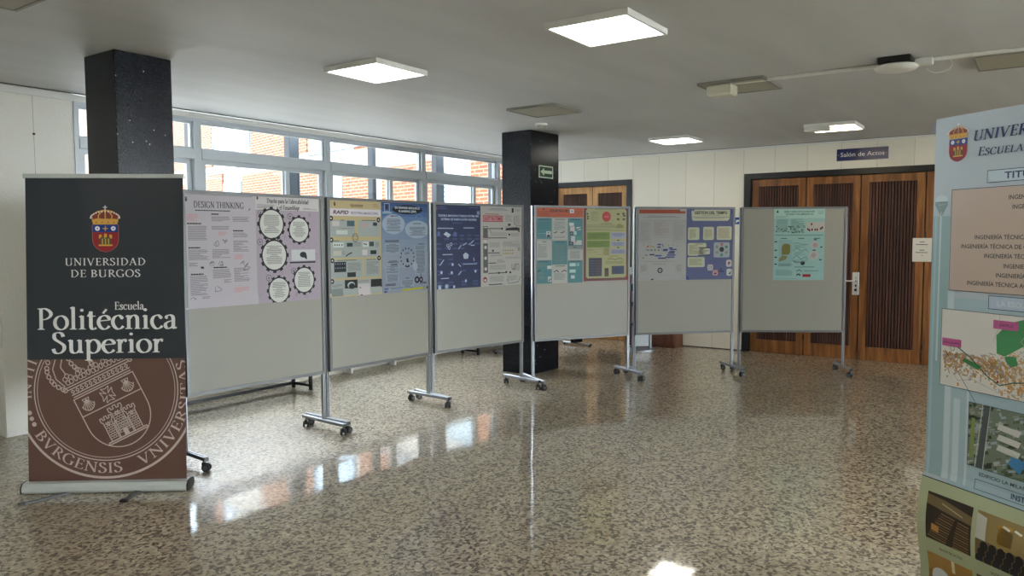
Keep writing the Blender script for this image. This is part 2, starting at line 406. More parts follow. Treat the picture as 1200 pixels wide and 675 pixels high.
# element kinds: V stem (x, y0, y1, serif bottom, serif top), D diagonal (x0,y0,x1,y1,weight), C curve (points), S serif (x, y, half width), H bar (x0, x1, y), B blob (x, y, r)
X = .64
def bowl(x, y0, y1, w): return ('C', [(x, y1-.02), (x+w*.45, y1-.025), (x+w*.85, (y0*.25+y1*.75)), (x+w, (y0+y1)/2), (x+w*.85, y0*.75+y1*.25), (x+w*.45, y0+.025), (x, y0+.02)])
G = {
 'I': (.40, [('V', .2, 0, 1, 1, 1)]), 'L': (.66, [('V', .2, 0, 1, 1, 1), ('H', .2, .6, .025), ('D', .6, .02, .62, .22, .6)]),
 'D': (.88, [('V', .2, 0, 1, 1, 1), bowl(.2, 0, 1, .56)]), 'B': (.70, [('V', .2, 0, 1, 1, 1), bowl(.2, .52, 1, .34), bowl(.2, 0, .54, .40)]),
 'P': (.66, [('V', .2, 0, 1, 1, 1), bowl(.2, .46, 1, .38)]), 'R': (.76, [('V', .2, 0, 1, 1, 1), bowl(.2, .48, 1, .36), ('D', .36, .5, .7, .02, 1), ('S', .7, 0, .08)]),
 'F': (.62, [('V', .2, 0, 1, 1, 1), ('H', .2, .56, .975), ('H', .2, .46, .52), ('D', .56, .98, .57, .8, .6), ('D', .47, .42, .47, .62, .5)]),
 'E': (.66, [('V', .2, 0, 1, 1, 1), ('H', .2, .56, .975), ('H', .2, .48, .52), ('H', .2, .58, .025), ('D', .56, .98, .57, .8, .6), ('D', .49, .42, .49, .62, .5), ('D', .58, .02, .61, .21, .6)]),
 'T': (.76, [('V', .38, 0, 1, 1, 0), ('H', .06, .70, .975), ('D', .065, .98, .05, .78, .6), ('D', .695, .98, .71, .78, .6)]),
 'H': (.92, [('V', .2, 0, 1, 1, 1), ('V', .72, 0, 1, 1, 1), ('H', .2, .72, .52)]),
 'N': (.92, [('V', .18, 0, 1, 1, 1, .5), ('V', .74, .0, 1, 0, 1, .5), ('D', .15, .98, .74, .03, 1.25)]),
 'U': (.88, [('V', .2, .3, 1, 0, 1), ('V', .70, .3, 1, 0, 1, .5), ('C', [(.2, .34), (.22, .14), (.34, .02), (.47, .01), (.62, .05), (.69, .17), (.70, .34)])]),
 'V': (.82, [('D', .12, .98, .43, 0, 1.2), ('D', .70, .98, .42, 0, .55), ('S', .12, .975, .12), ('S', .70, .975, .12)]),
 'A': (.84, [('D', .40, 1, .12, .02, .55), ('D', .40, 1, .70, .02, 1.2), ('S', .12, 0, .11), ('S', .70, 0, .12), ('H', .22, .58, .36)]),
 'K': (.80, [('V', .2, 0, 1, 1, 1), ('D', .22, .48, .58, .96, .55), ('D', .32, .58, .68, .03, 1.1), ('S', .58, .975, .11), ('S', .68, 0, .10)]),
 'S': (.60, [('C', [(.46, .80), (.40, .95), (.28, 1), (.15, .95), (.12, .79), (.18, .65), (.34, .52), (.48, .37), (.48, .18), (.38, .04), (.26, 0), (.14, .05), (.08, .22)])]),
 'C': (.80, [('C', [(.70, .78), (.62, .93), (.46, 1), (.26, .93), (.12, .72), (.10, .48), (.16, .22), (.32, .05), (.50, 0), (.64, .06), (.72, .20)])]),
 'G': (.86, [('C', [(.70, .80), (.62, .94), (.46, 1), (.26, .93), (.12, .72), (.10, .48), (.16, .22), (.32, .05), (.50, 0), (.64, .04), (.72, .10)]), ('V', .71, .06, .42, 0, 1)]),
 'O': (.90, [('C', ell(.45, .5, .36, .5))]),
 'l': (.34, [('V', .17, 0, 1.06, 1, 0), ('D', .06, .99, .17, 1.05, .6)]), 'i': (.34, [('V', .17, 0, X, 1, 0), ('D', .06, X-.06, .17, X, .6), ('B', .16, .9, .07)]),
 'j': (.34, [('V', .19, -.15, X, 0, 0), ('D', .08, X-.06, .19, X, .6), ('C', [(.19, -.1), (.17, -.25), (.08, -.33), (0, -.3)]), ('B', .18, .9, .07)]),
 'o': (.60, [('C', ell(.30, X/2, .235, X/2))]), 'c': (.52, [('C', [(.44, .49), (.37, .60), (.28, .64), (.15, .57), (.08, .42), (.08, .26), (.16, .08), (.28, 0), (.40, .05), (.47, .14)]), ('B', .42, .50, .05)]),
 'e': (.54, [('C', [(.08, .38), (.28, .41), (.47, .44), (.43, .58), (.30, .64), (.16, .58), (.08, .42), (.08, .25), (.16, .08), (.28, 0), (.40, .05), (.48, .15)])]),
 's': (.44, [('C', [(.35, .49), (.32, .60), (.22, .64), (.11, .59), (.10, .47), (.20, .36), (.34, .25), (.35, .11), (.26, .01), (.17, 0), (.09, .04), (.06, .15)])]),
 'a': (.52, [('C', [(.10, .50), (.14, .60), (.25, .64), (.35, .58), (.38, .45), (.38, .12), (.42, .02), (.51, .06)]), ('C', [(.38, .38), (.20, .33), (.08, .22), (.10, .06), (.20, .01), (.32, .07), (.38, .16)]), ('B', .12, .5, .05)]),
 't': (.38, [('C', [(.16, .84), (.16, .5), (.16, .16), (.20, .03), (.28, .01), (.36, .07)]), ('H', .03, .34, X-.02), ('D', .03, X-.03, .17, .84, .5)]),
 'n': (.64, [('V', .16, 0, X, 1, 0), ('D', .05, X-.06, .16, X, .6), ('C', [(.17, .46), (.27, .6), (.38, .64), (.47, .56), (.49, .42), (.49, .05)]), ('S', .49, 0, .11)]),
 'm': (.96, [('V', .16, 0, X, 1, 0), ('D', .05, X-.06, .16, X, .6), ('C', [(.17, .46), (.27, .6), (.37, .64), (.45, .56), (.47, .42), (.47, .05)]), ('S', .47, 0, .11), ('C', [(.48, .46), (.58, .6), (.68, .64), (.77, .56), (.79, .42), (.79, .05)]), ('S', .79, 0, .11)]),
 'u': (.64, [('C', [(.15, .64), (.15, .2), (.19, .05), (.30, .01), (.40, .06), (.48, .18)]), ('V', .48, .04, X, 0, 0), ('D', .04, X-.05, .15, X, .6), ('D', .38, X-.05, .48, X, .6), ('S', .53, .01, .07)]),
 'p': (.62, [('V', .15, -.36, X, 1, 0), ('D', .04, X-.06, .15, X, .6), ('C', [(.16, .48), (.26, .61), (.36, .64), (.48, .56), (.55, .38), (.52, .16), (.42, .03), (.30, 0), (.16, .08)])]),
 'd': (.62, [('V', .46, .02, 1.06, 0, 0), ('D', .36, .99, .46, 1.05, .6), ('C', [(.45, .52), (.34, .63), (.24, .63), (.12, .54), (.07, .36), (.09, .14), (.18, .02), (.30, .01), (.45, .14)]), ('S', .52, .01, .07)]),
 'b': (.62, [('V', .15, .02, 1.06, 0, 0), ('D', .04, .99, .15, 1.05, .6), ('C', [(.16, .48), (.26, .61), (.36, .64), (.48, .56), (.55, .38), (.52, .16), (.42, .03), (.30, 0), (.16, .08)])]),
 'r': (.42, [('V', .15, 0, X, 1, 0), ('D', .04, X-.06, .15, X, .6), ('C', [(.16, .42), (.24, .58), (.32, .63), (.39, .58)]), ('B', .37, .56, .05)]),
 'y': (.60, [('D', .10, X, .32, .02, 1.1), ('D', .52, X, .26, -.18, .5), ('S', .10, X-.02, .10), ('S', .52, X-.02, .09), ('B', .2, -.28, .06)]),
 ' ': (.30, []), '·': (.3, [('B', .15, .4, .06)]),
}
G['é'] = (G['e'][0], G['e'][1]+[('D', .24, .74, .38, .94, .8)]); G['ñ'] = (G['n'][0], G['n'][1]+[('C', [(.18, .76), (.26, .83), (.38, .76), (.46, .83)])])
G['É'] = (G['E'][0], G['E'][1]+[('D', .34, 1.08, .46, 1.26, .8)])
GC = {}
def glyph(ch, wt=1):
    if (ch, wt) in GC: return GC[(ch, wt)]
    T, t = .135*wt, .042*wt; out = []
    def q(ax, ay, bx, by, w, w2=None):
        dx, dy = bx-ax, by-ay; l = math.hypot(dx, dy) or 1; w2 = w if w2 is None else w2
        nx, ny = -dy/l/2, dx/l/2
        out.append([(ax+nx*w, ay+ny*w), (ax-nx*w, ay-ny*w), (bx-nx*w2, by-ny*w2), (bx+nx*w2, by+ny*w2)])
    def serif(x, y, hw, up):
        s = 1 if up else -1; y0 = y; h = t*.9
        out.append([(x-hw, y0), (x+hw, y0), (x+hw, y0+s*h), (x-hw, y0+s*h)])
        out.append([(x-hw*.6, y0+s*h), (x+hw*.6, y0+s*h), (x+T*.42, y0+s*h*2.3), (x-T*.42, y0+s*h*2.3)])
    for e in G[ch][1]:
        k = e[0]
        if k == 'V':
            w = T*(e[6] if len(e) > 6 else 1); q(e[1], e[2], e[1], e[3], w)
            if e[4]: serif(e[1], e[2], .135, True)
            if e[5]: serif(e[1], e[3], .135, False)
        elif k == 'D': q(e[1], e[2], e[3], e[4], T*e[5]*.85)
        elif k == 'S': serif(e[1], e[2], e[3], e[2] < .5)
        elif k == 'H': q(e[1], e[3], e[2], e[3], t*1.15)
        elif k == 'B': out.append([(e[1]+e[3]*math.cos(i*PI/5), e[2]+e[3]*math.sin(i*PI/5)) for i in range(10)])
        elif k == 'C':
            P = spl(e[1], 5) if len(e[1]) < 20 else e[1]; W = []; N = len(P)
            for i in range(N):
                a, b = P[max(i-1, 0)], P[min(i+1, N-1)]; an = math.atan2(b[1]-a[1], b[0]-a[0])
                w = t*1.1+(T*1.02-t)*abs(math.sin(an-.18))**1.4
                W.append((w, -math.sin(an), math.cos(an)))
            for i in range(N-1):
                (w0, nx, ny), (w1, mx, my) = W[i], W[i+1]; a, b = P[i], P[i+1]
                out.append([(a[0]+nx*w0/2, a[1]+ny*w0/2), (a[0]-nx*w0/2, a[1]-ny*w0/2), (b[0]-mx*w1/2, b[1]-my*w1/2), (b[0]+mx*w1/2, b[1]+my*w1/2)])
    GC[(ch, wt)] = out
    return out
def serif_text(txt, wt=1, small=None, track=0):
    x = 0; P = []
    for ch in txt:
        k = 1
        if small and ch.islower(): ch = ch.upper(); k = small
        for g in glyph(ch, wt): P.append([(x+a*k, b*k) for a, b in g])
        x += G[ch][0]*k+track
    return P, x

# ------------------------------------------------------------------ the shell
CEIL = 2.687; WY = 6.487; BX = 10.04
X0, Y0 = -5.5, -6.5
NEAR = [(-3.5, -1.3), (-.6, 1.6), (2.3, 4.5), (5.2, 7.4), (7.8, 9.8)]  # window openings behind the camera, unseen, added to light the board fronts
def shell():
    m = MB(); m.box(X0-.2, Y0-.2, -.2, BX+.25, WY+.25, 0, M_floor); structure(m.build('floor'))
    m = MB(); m.box(X0-.2, Y0-.2, CEIL, BX+.25, WY-.06, CEIL+.25, M_ceil)
    m.box(X0-.2, WY-.06, CEIL+.02, BX+.25, WY+.25, CEIL+.25, M_ceil); structure(m.build('ceiling'))
    # back wall with two door openings
    D1 = (-1.20, 3.276, 2.339); D2 = (4.897, 6.25, 2.345)
    m = MB(); T = .22
    for a, b in ((Y0-.2, D1[0]), (D1[1], D2[0]), (D2[1], WY+.25)): m.box(BX, a, 0, BX+T, b, CEIL, M_wall_back)
    for d in (D1, D2): m.box(BX, d[0], d[2], BX+T, d[1], CEIL, M_wall_back)
    structure(m.build('wall_back'))
    m = MB(); prev = X0-.2
    for a, b in NEAR: m.box(prev, Y0-.2, 0, a, Y0, CEIL, M_wall_plain); m.box(a, Y0-.2, 0, b, Y0, .3, M_wall_plain); m.box(a, Y0-.2, 2.5, b, Y0, CEIL, M_wall_plain); prev = b
    m.box(prev, Y0-.2, 0, BX, Y0, CEIL, M_wall_plain); structure(m.build('wall_right'))
    m = MB(); m.box(X0-.2, Y0, 0, X0, WY+.25, CEIL, M_wall_plain); structure(m.build('wall_front'))
    # window wall: solid to x 3.11, parapet under the windows
    m = MB()
    m.box(X0, WY+.12, 0, 2.515, WY+.25, CEIL+.02, M_wall_win)
    m.box(2.515, WY, 0, 3.10, WY+.25, CEIL+.02, M_wall_win)
    m.box(3.10, WY, 0, BX, WY+.25, .90, M_wall_win)
    structure(m.build('wall_left'))
    m = MB(); m.box(2.7985, WY-.001, .1, 2.8015, WY+.001, 2.64, pbr('joint_shadow_gap', 'b0ada2', .9)); m.box(2.792, WY-.006, 2.33, 2.808, WY, 2.345, M_black)
    structure(m.build('trim_1'))
    m = MB(); m.box(2.515, WY-.014, 2.632, BX, WY, CEIL-.004, M_white); m.box(2.515, WY-.075, CEIL-.006, BX, WY-.055, CEIL+.001, M_black); structure(m.build('trim_2'))  # black strip paints the shade of the gap along the ceiling edge
    # curtain rail under the ceiling edge
    m = MB(); m.tube([(4.1, WY-.05, 2.655), (4.9, WY-.055, 2.652), (5.9, WY-.05, 2.632), (7, WY-.045, 2.636), (9, WY-.045, 2.64), (BX-.02, WY-.045, 2.64)], .009, M_white); structure(m.build('trim_3'))
    m = MB(); m.box(BX-.02, Y0, CEIL-.03, BX, WY-.1, CEIL-.004, M_white); m.box(BX-.024, Y0, CEIL-.005, BX, WY-.1, CEIL+.001, M_black); structure(m.build('trim_4'))
    m = MB(); m.box(3.10, WY-.014, 0, BX, WY, .07, M_wall_plain); structure(m.build('baseboard_left'))
    m = MB(); m.box(BX-.008, 3.28, 0, BX, 4.89, .012, pbr('dark_floor_joint', '4c4740', .7)); structure(m.build('baseboard_back'))
shell()

# ------------------------------------------------------------------ windows (one per bay)
BAYS = [(3.10, 4.20, 3.70), (4.20, 5.77, 5.23), (5.77, 7.345, 6.77), (7.345, 8.96, 8.41), (8.96, BX-.0, 9.6)]
for k, (a, b, st) in enumerate(BAYS):
    w = MB(); f0, f1 = WY-.01, WY+.09
    w.box(a, f0, .90, a+.035, f1, 2.64, M_frame); w.box(b-.035, f0, .90, b, f1, 2.64, M_frame)
    w.box(a+.035, f0, 2.60, b-.035, f1, 2.64, M_frame); w.box(a+.035, f0, .90, b-.035, f1, .95, M_frame)
    w.box(a+.035, f0-.01, 2.258, b-.035, f1, 2.35, M_frame, bev=.004)
    win = structure(w.build('window_%d' % (k+1)))
    # upper light
    w = MB(); y0, y1 = WY+.02, WY+.05
    for c, d, lo, hi in ((a+.035, b-.035, 2.35, 2.60),):
        w.box(c, y0, lo, c+.022, y1, hi, M_frame); w.box(d-.022, y0, lo, d, y1, hi, M_frame); w.box(c+.022, y0, hi-.02, d-.022, y1, hi, M_frame); w.box(c+.022, y0, lo, d-.022, y1, lo+.014, M_frame)
    w.build('top_sash', win)
    g = MB(); g.box(a+.055, WY+.033, 2.362, b-.055, WY+.037, 2.582, M_glass); g.build('top_pane', win)
    for n_, c, d, yy in (('sliding_sash', a+.035, st+.03, WY+.01), ('sliding_sash', st-.03, b-.035, WY+.045)):
        w = MB()
        w.box(c, yy, .95, c+.05, yy+.03, 2.258, M_frame); w.box(d-.05, yy, .95, d, yy+.03, 2.258, M_frame)
        w.box(c+.05, yy, 2.215, d-.05, yy+.03, 2.258, M_frame); w.box(c+.05, yy, .95, d-.05, yy+.03, 1.01, M_frame)
        s_ = w.build(n_, win)
        g = MB(); g.box(c+.05, yy+.013, 1.01, d-.05, yy+.017, 2.215, M_glass); g.build('pane', s_)
for k, (a, b) in enumerate(NEAR):  # frames and panes of the added, unseen windows
    w = MB(); y0, y1 = Y0-.14, Y0-.06; c = (a+b)/2
    for x0, x1 in ((a, a+.06), (c-.03, c+.03), (b-.06, b)): w.box(x0, y0, .3, x1, y1, 2.5, M_frame)
    for x0, x1 in ((a+.06, c-.03), (c+.03, b-.06)): w.box(x0, y0, .3, x1, y1, .36, M_frame); w.box(x0, y0, 2.44, x1, y1, 2.5, M_frame)
    win = structure(w.build('window_%d' % (k+6)))
    for x0, x1 in ((a+.06, c-.03), (c+.03, b-.06)):
        g = MB(); g.box(x0, Y0-.102, .36, x1, Y0-.098, 2.44, M_glass); g.build('pane', win)
m = MB(); m.box(3.10, WY-.05, .875, BX, WY-.0, .90, M_frame, bev=.004); structure(m.build('trim_5'))

# ------------------------------------------------------------------ doors
def door_leaf(y0, y1, z1, wood, name, parent, lev=False):
    """leaf seen from -x: solid rails and stiles around a field of vertical slats"""
    x = BX+.035; mb = MB(); e = .007; st = .085; zb, zt = .165, 2.17
    a, b = y0+e, y1-e
    for q in ((a, .004, a+st, z1), (b-st, .004, b, z1)): mb.box(x, q[0], q[1], x+.045, q[2], q[3], wood)
    mb.box(x, a+st, .004, x+.045, b-st, zb, wood); mb.box(x, a+st, zt, x+.045, b-st, z1, wood)
    mb.box(x+.022, a+st, zb, x+.045, b-st, zt, M_slatgap)
    leaf = mb.build(name, parent)
    sl = MB(); n = 15; w = (b-a-2*st)/n
    for i in range(n):
        c = a+st+(i+.5)*w
        sl.box(x+.001, c-w*.28, zb+.002, x+.022, c+w*.28, zt-.002, M_slat, bev=.002)
    sl.build('slat_panel', leaf)
    return leaf
def door(nm, y0, y1, ztop, leaves, wood):
    f = MB(); j = .085
    f.box(BX-.012, y0, 0, BX+.10, y0+j, ztop, M_jamb); f.box(BX-.012, y1-j, 0, BX+.10, y1, ztop, M_jamb); f.box(BX-.012, y0+j, ztop-.072, BX+.10, y1-j, ztop, M_jamb)
    f.box(BX+.10, y0, 0, BX+.2, y1, ztop, M_jamb)
    d = structure(f.build(nm))
    for a, b in leaves: door_leaf(a, b, ztop-.078, wood, 'door_leaf', d)
    return d
d1 = door('door_1', -1.20, 3.276, 2.339, [(2.50, 3.188), (1.86, 2.50), (1.16, 1.86), (.50, 1.16), (-.16, .50), (-1.112, -.16)], M_wood)
d2 = door('door_2', 4.897, 6.25, 2.345, [(5.563, 6.162), (4.985, 5.563)], M_woodl)
for ys, z in ((1.155, .18), (1.155, 1.5), (2.5, .2)):
    m = MB(); m.cyl((BX+.03, ys, z), (BX+.03, ys, z+.07), .009, M_black, 10); m.build('hinge', d1)
m = MB(); m.box(BX+.026, 1.855, .80, BX+.035, 1.932, 1.078, pbr('satin_steel_plate', 'd8d8d2', .35, .3), bev=.003)
hp = m.build('lock_plate', d1)
m = MB(); m.cyl((BX+.026, 1.892, .972), (BX-.03, 1.892, .972), .011, M_alu); m.tube([(BX-.028, 1.89, .972), (BX-.032, 1.93, .973), (BX-.03, 2.02, .971)], .010, pbr('satin_lever', 'd9d7d0', .35, .2)); m.build('lever', hp)
m = MB()
m.cyl((BX+.027, 1.892, .862), (BX+.019, 1.892, .862), .016, M_black, 16); m.cyl((BX+.027, 1.892, .918), (BX+.02, 1.892, .918), .010, M_black, 12); m.box(BX+.02, 1.886, .898, BX+.027, 1.898, .916, M_black)
m.cyl((BX+.027, 1.892, 1.012), (BX+.022, 1.892, 1.012), .006, M_black, 10); m.build('lock_cylinder', hp)
# ------------------------------------------------------------------ columns
col = MB(); col.box(0, 0, 0, .378, .364, CEIL, M_granite, bev=.004)
tag(col.build('granite_column', loc=(2.522, 4.742, 0)), 'black granite clad column behind the dark university banner', 'column', 'black granite columns')
col = MB(); col.box(0, 0, 0, .546, .3975, CEIL, M_granite, bev=.004)
tag(col.build('granite_column', loc=(6.982, 4.622, 0), rotz=-.0455), 'black granite clad column carrying the green exit arrow sign', 'column', 'black granite columns')

def face(mb, T):  # local sheet frame: x right, z up, -y towards the viewer
    pass
def place(o, P, d):
    """P world point of the sheet's lower left corner, d unit direction of its x axis (to the viewer's right)"""
    o.location = P; o.rotation_euler = (0, 0, math.atan2(d[1], d[0]))
    return o

# exit sign on the column's right face
w_, h_ = .272, .133
s = Sheet(); g1, g2 = pbr('photo_luminescent_cream', 'b9cdb0', .4), ink('1d3a2a')
s.rect(.012, .010, w_-.012, h_-.010, g2); s.layer()
cy = h_/2
s.rect(.095, cy-.017, w_-.022, cy+.017, g1); s.poly([(.028, cy), (.098, cy-.043), (.082, cy), (.098, cy+.043)], g1)
s.poly([(.028, cy), (.098, cy-.043), (.098, cy+.043)], g1)
o = s.build('exit_sign', g1, w_, h_, thick=.004)
c_, s_ = math.cos(-.0455), math.sin(-.0455)
place(o, (6.982+c_*.152+s_*.001, 4.622+s_*.152-.001, 2.180), (c_, s_))
tag(o, 'small dark green exit sign with a pale arrow pointing left, on the column', 'sign')

# Salon de Actos sign above the doors
w_, h_ = .574, .142; s = Sheet(); nv, wh = pbr('navy_sign_plastic', '1d2863', .25), ink('e8e8ee')
s.text('Salón de Actos', w_/2, .048, .052, wh, w=.49)
for x in (.02, w_-.02): s.disc(x, h_/2, .004, wh, n=8)
o = s.build('room_sign', nv, w_, h_, thick=.012)
place(o, (BX-.001, 2.137, 2.437), (0, -1)); tag(o, 'navy blue room sign reading Salón de Actos above the wooden doors', 'sign')
# small blue sign on the wall
s = Sheet(); s.rect(.035, .035, .085, .058, wh); s.poly([(.03, .02), (.05, .02), (.05, .035), (.03, .035)], wh)
s.box(.004, .004, .116, .088, ink('4a6fc0'), .004)
o = s.build('wall_sign', ink('1c4a9c'), .12, .092, thick=.006)
place(o, (BX-.001, 3.41, 1.682), (0, -1)); tag(o, 'small blue square sign on the cream wall left of the wooden doors', 'sign')
# paper notice on the door
s = Sheet(); k = ink('4a5560')
for y, w in ((.235, .05), (.205, .13), (.14, .05), (.112, .13), (.08, .01)):
    if w > .02: s.lines(.1-w/2, y-.011, .1+w/2, y, k, .02, .009, seed=3)
    else: s.rect(.096, y-.01, .104, y, k)
o = s.build('paper_notice', ink('dcd9d0'), .2, .277, thick=.0008, surf=lambda x, y, o: (x, -o-.014*math.sin(PI*y/.277)**1.0*(.5+.5*math.cos(PI*x/.2)), y), strips=(8, 12), step=.0003)
place(o, (BX+.034, 1.283, 1.218), (0, -1)); tag(o, 'white paper notice taped across the wooden door stiles', 'notice')

# ------------------------------------------------------------------ crest drawings
def crest_colour(S, cx, cy, w, k=1.0):
    """coloured university arms; (cx, cy) is the shield's top centre, w its width, k horizontal squeeze"""
    gold, gold2, red, blue, wh, dk, grn = ink('d2a24a'), ink('8a5a22'), ink('8c2a30'), ink('1f3f86'), ink('e4e4e8'), ink('23262b'), ink('4c5a38')
    X_ = lambda x: cx+x*w*k
    Y_ = lambda y: cy+y*w
    S.layer()
    pts = [(-.5, 0), (.5, 0), (.5, -.62), (.46, -.80), (.36, -.94), (.2, -1.05), (0, -1.1), (-.2, -1.05), (-.36, -.94), (-.46, -.80), (-.5, -.62)]
    S.poly([(X_(x*1.04), Y_(y*1.02+.01)) for x, y in pts][::-1], ink('a9756a')); S.layer()
    S.poly([(X_(x), Y_(y)) for x, y in pts][::-1], red); S.layer()
    S.poly([(X_(-.5), Y_(-.30)), (X_(.5), Y_(-.30)), (X_(.5), Y_(0)), (X_(-.5), Y_(0))], blue)
    S.poly([(X_(-.28), Y_(-.86)), (X_(.28), Y_(-.86)), (X_(.26), Y_(-.80)), (X_(-.26), Y_(-.80))], gold)
    S.poly([(X_(-.22), Y_(-.80)), (X_(.22), Y_(-.80)), (X_(.20), Y_(-.50)), (X_(-.20), Y_(-.50))], grn)
    for x in (-.20, 0, .20): S.poly([(X_(x-.06), Y_(-.55)), (X_(x+.06), Y_(-.55)), (X_(x+.05), Y_(-.40+(.04 if x == 0 else 0))), (X_(x-.05), Y_(-.40+(.04 if x == 0 else 0)))], gold)
    S.layer()
    for x in (-.12, 0, .12): S.poly([(X_(x-.02), Y_(-.78)), (X_(x+.02), Y_(-.78)), (X_(x+.02), Y_(-.56)), (X_(x-.02), Y_(-.56))], gold)
    for x in (-.31, .31):
        S.disc(X_(x), Y_(-.15), .095*w*k, wh, .095*w, 12); S.layer(); S.disc(X_(x), Y_(-.15), .03*w*k, blue, .03*w, 8)
    S.poly([(X_(-.10), Y_(-.17)), (X_(.10), Y_(-.17)), (X_(.10), Y_(-.13)), (X_(-.10), Y_(-.13))], gold); S.poly([(X_(-.02), Y_(-.25)), (X_(.02), Y_(-.25)), (X_(.02), Y_(-.05)), (X_(-.02), Y_(-.05))], gold)
    # crown
    XC = lambda x: X_(x*1.13)
    S.layer()
    S.poly([(XC(-.42), Y_(.02)), (XC(.42), Y_(.02)), (XC(.46), Y_(.20)), (XC(.3), Y_(.26)), (XC(-.3), Y_(.26)), (XC(-.46), Y_(.20))], gold)
    S.poly([(XC(-.50), Y_(.24)), (XC(.50), Y_(.24)), (XC(.40), Y_(.46)), (XC(.16), Y_(.55)), (XC(-.16), Y_(.55)), (XC(-.40), Y_(.46))], ink('7a3a34'))
    S.layer()
    for x0 in (-.46, -.23, 0, .23, .46):
        P = [(x0*.9, .18), (x0*1.05, .36), (x0*.55, .54), (0, .60)]
        S.line([(XC(x), Y_(y)) for x, y in P], .045*w, gold)
    S.layer()
    for i in range(15):
        a = PI*i/14; S.disc(XC(.50*math.cos(a)), Y_(.28+.26*math.sin(a)), .032*w*k, wh, .032*w, 8)
    for x in (-.3, -.1, .1, .3): S.disc(XC(x), Y_(.10), .03*w*k, gold2, .03*w, 6)
    S.line([(XC(0), Y_(.60)), (XC(0), Y_(.78))], .03*w, wh); S.line([(XC(-.06), Y_(.71)), (XC(.06), Y_(.71))], .03*w, wh)

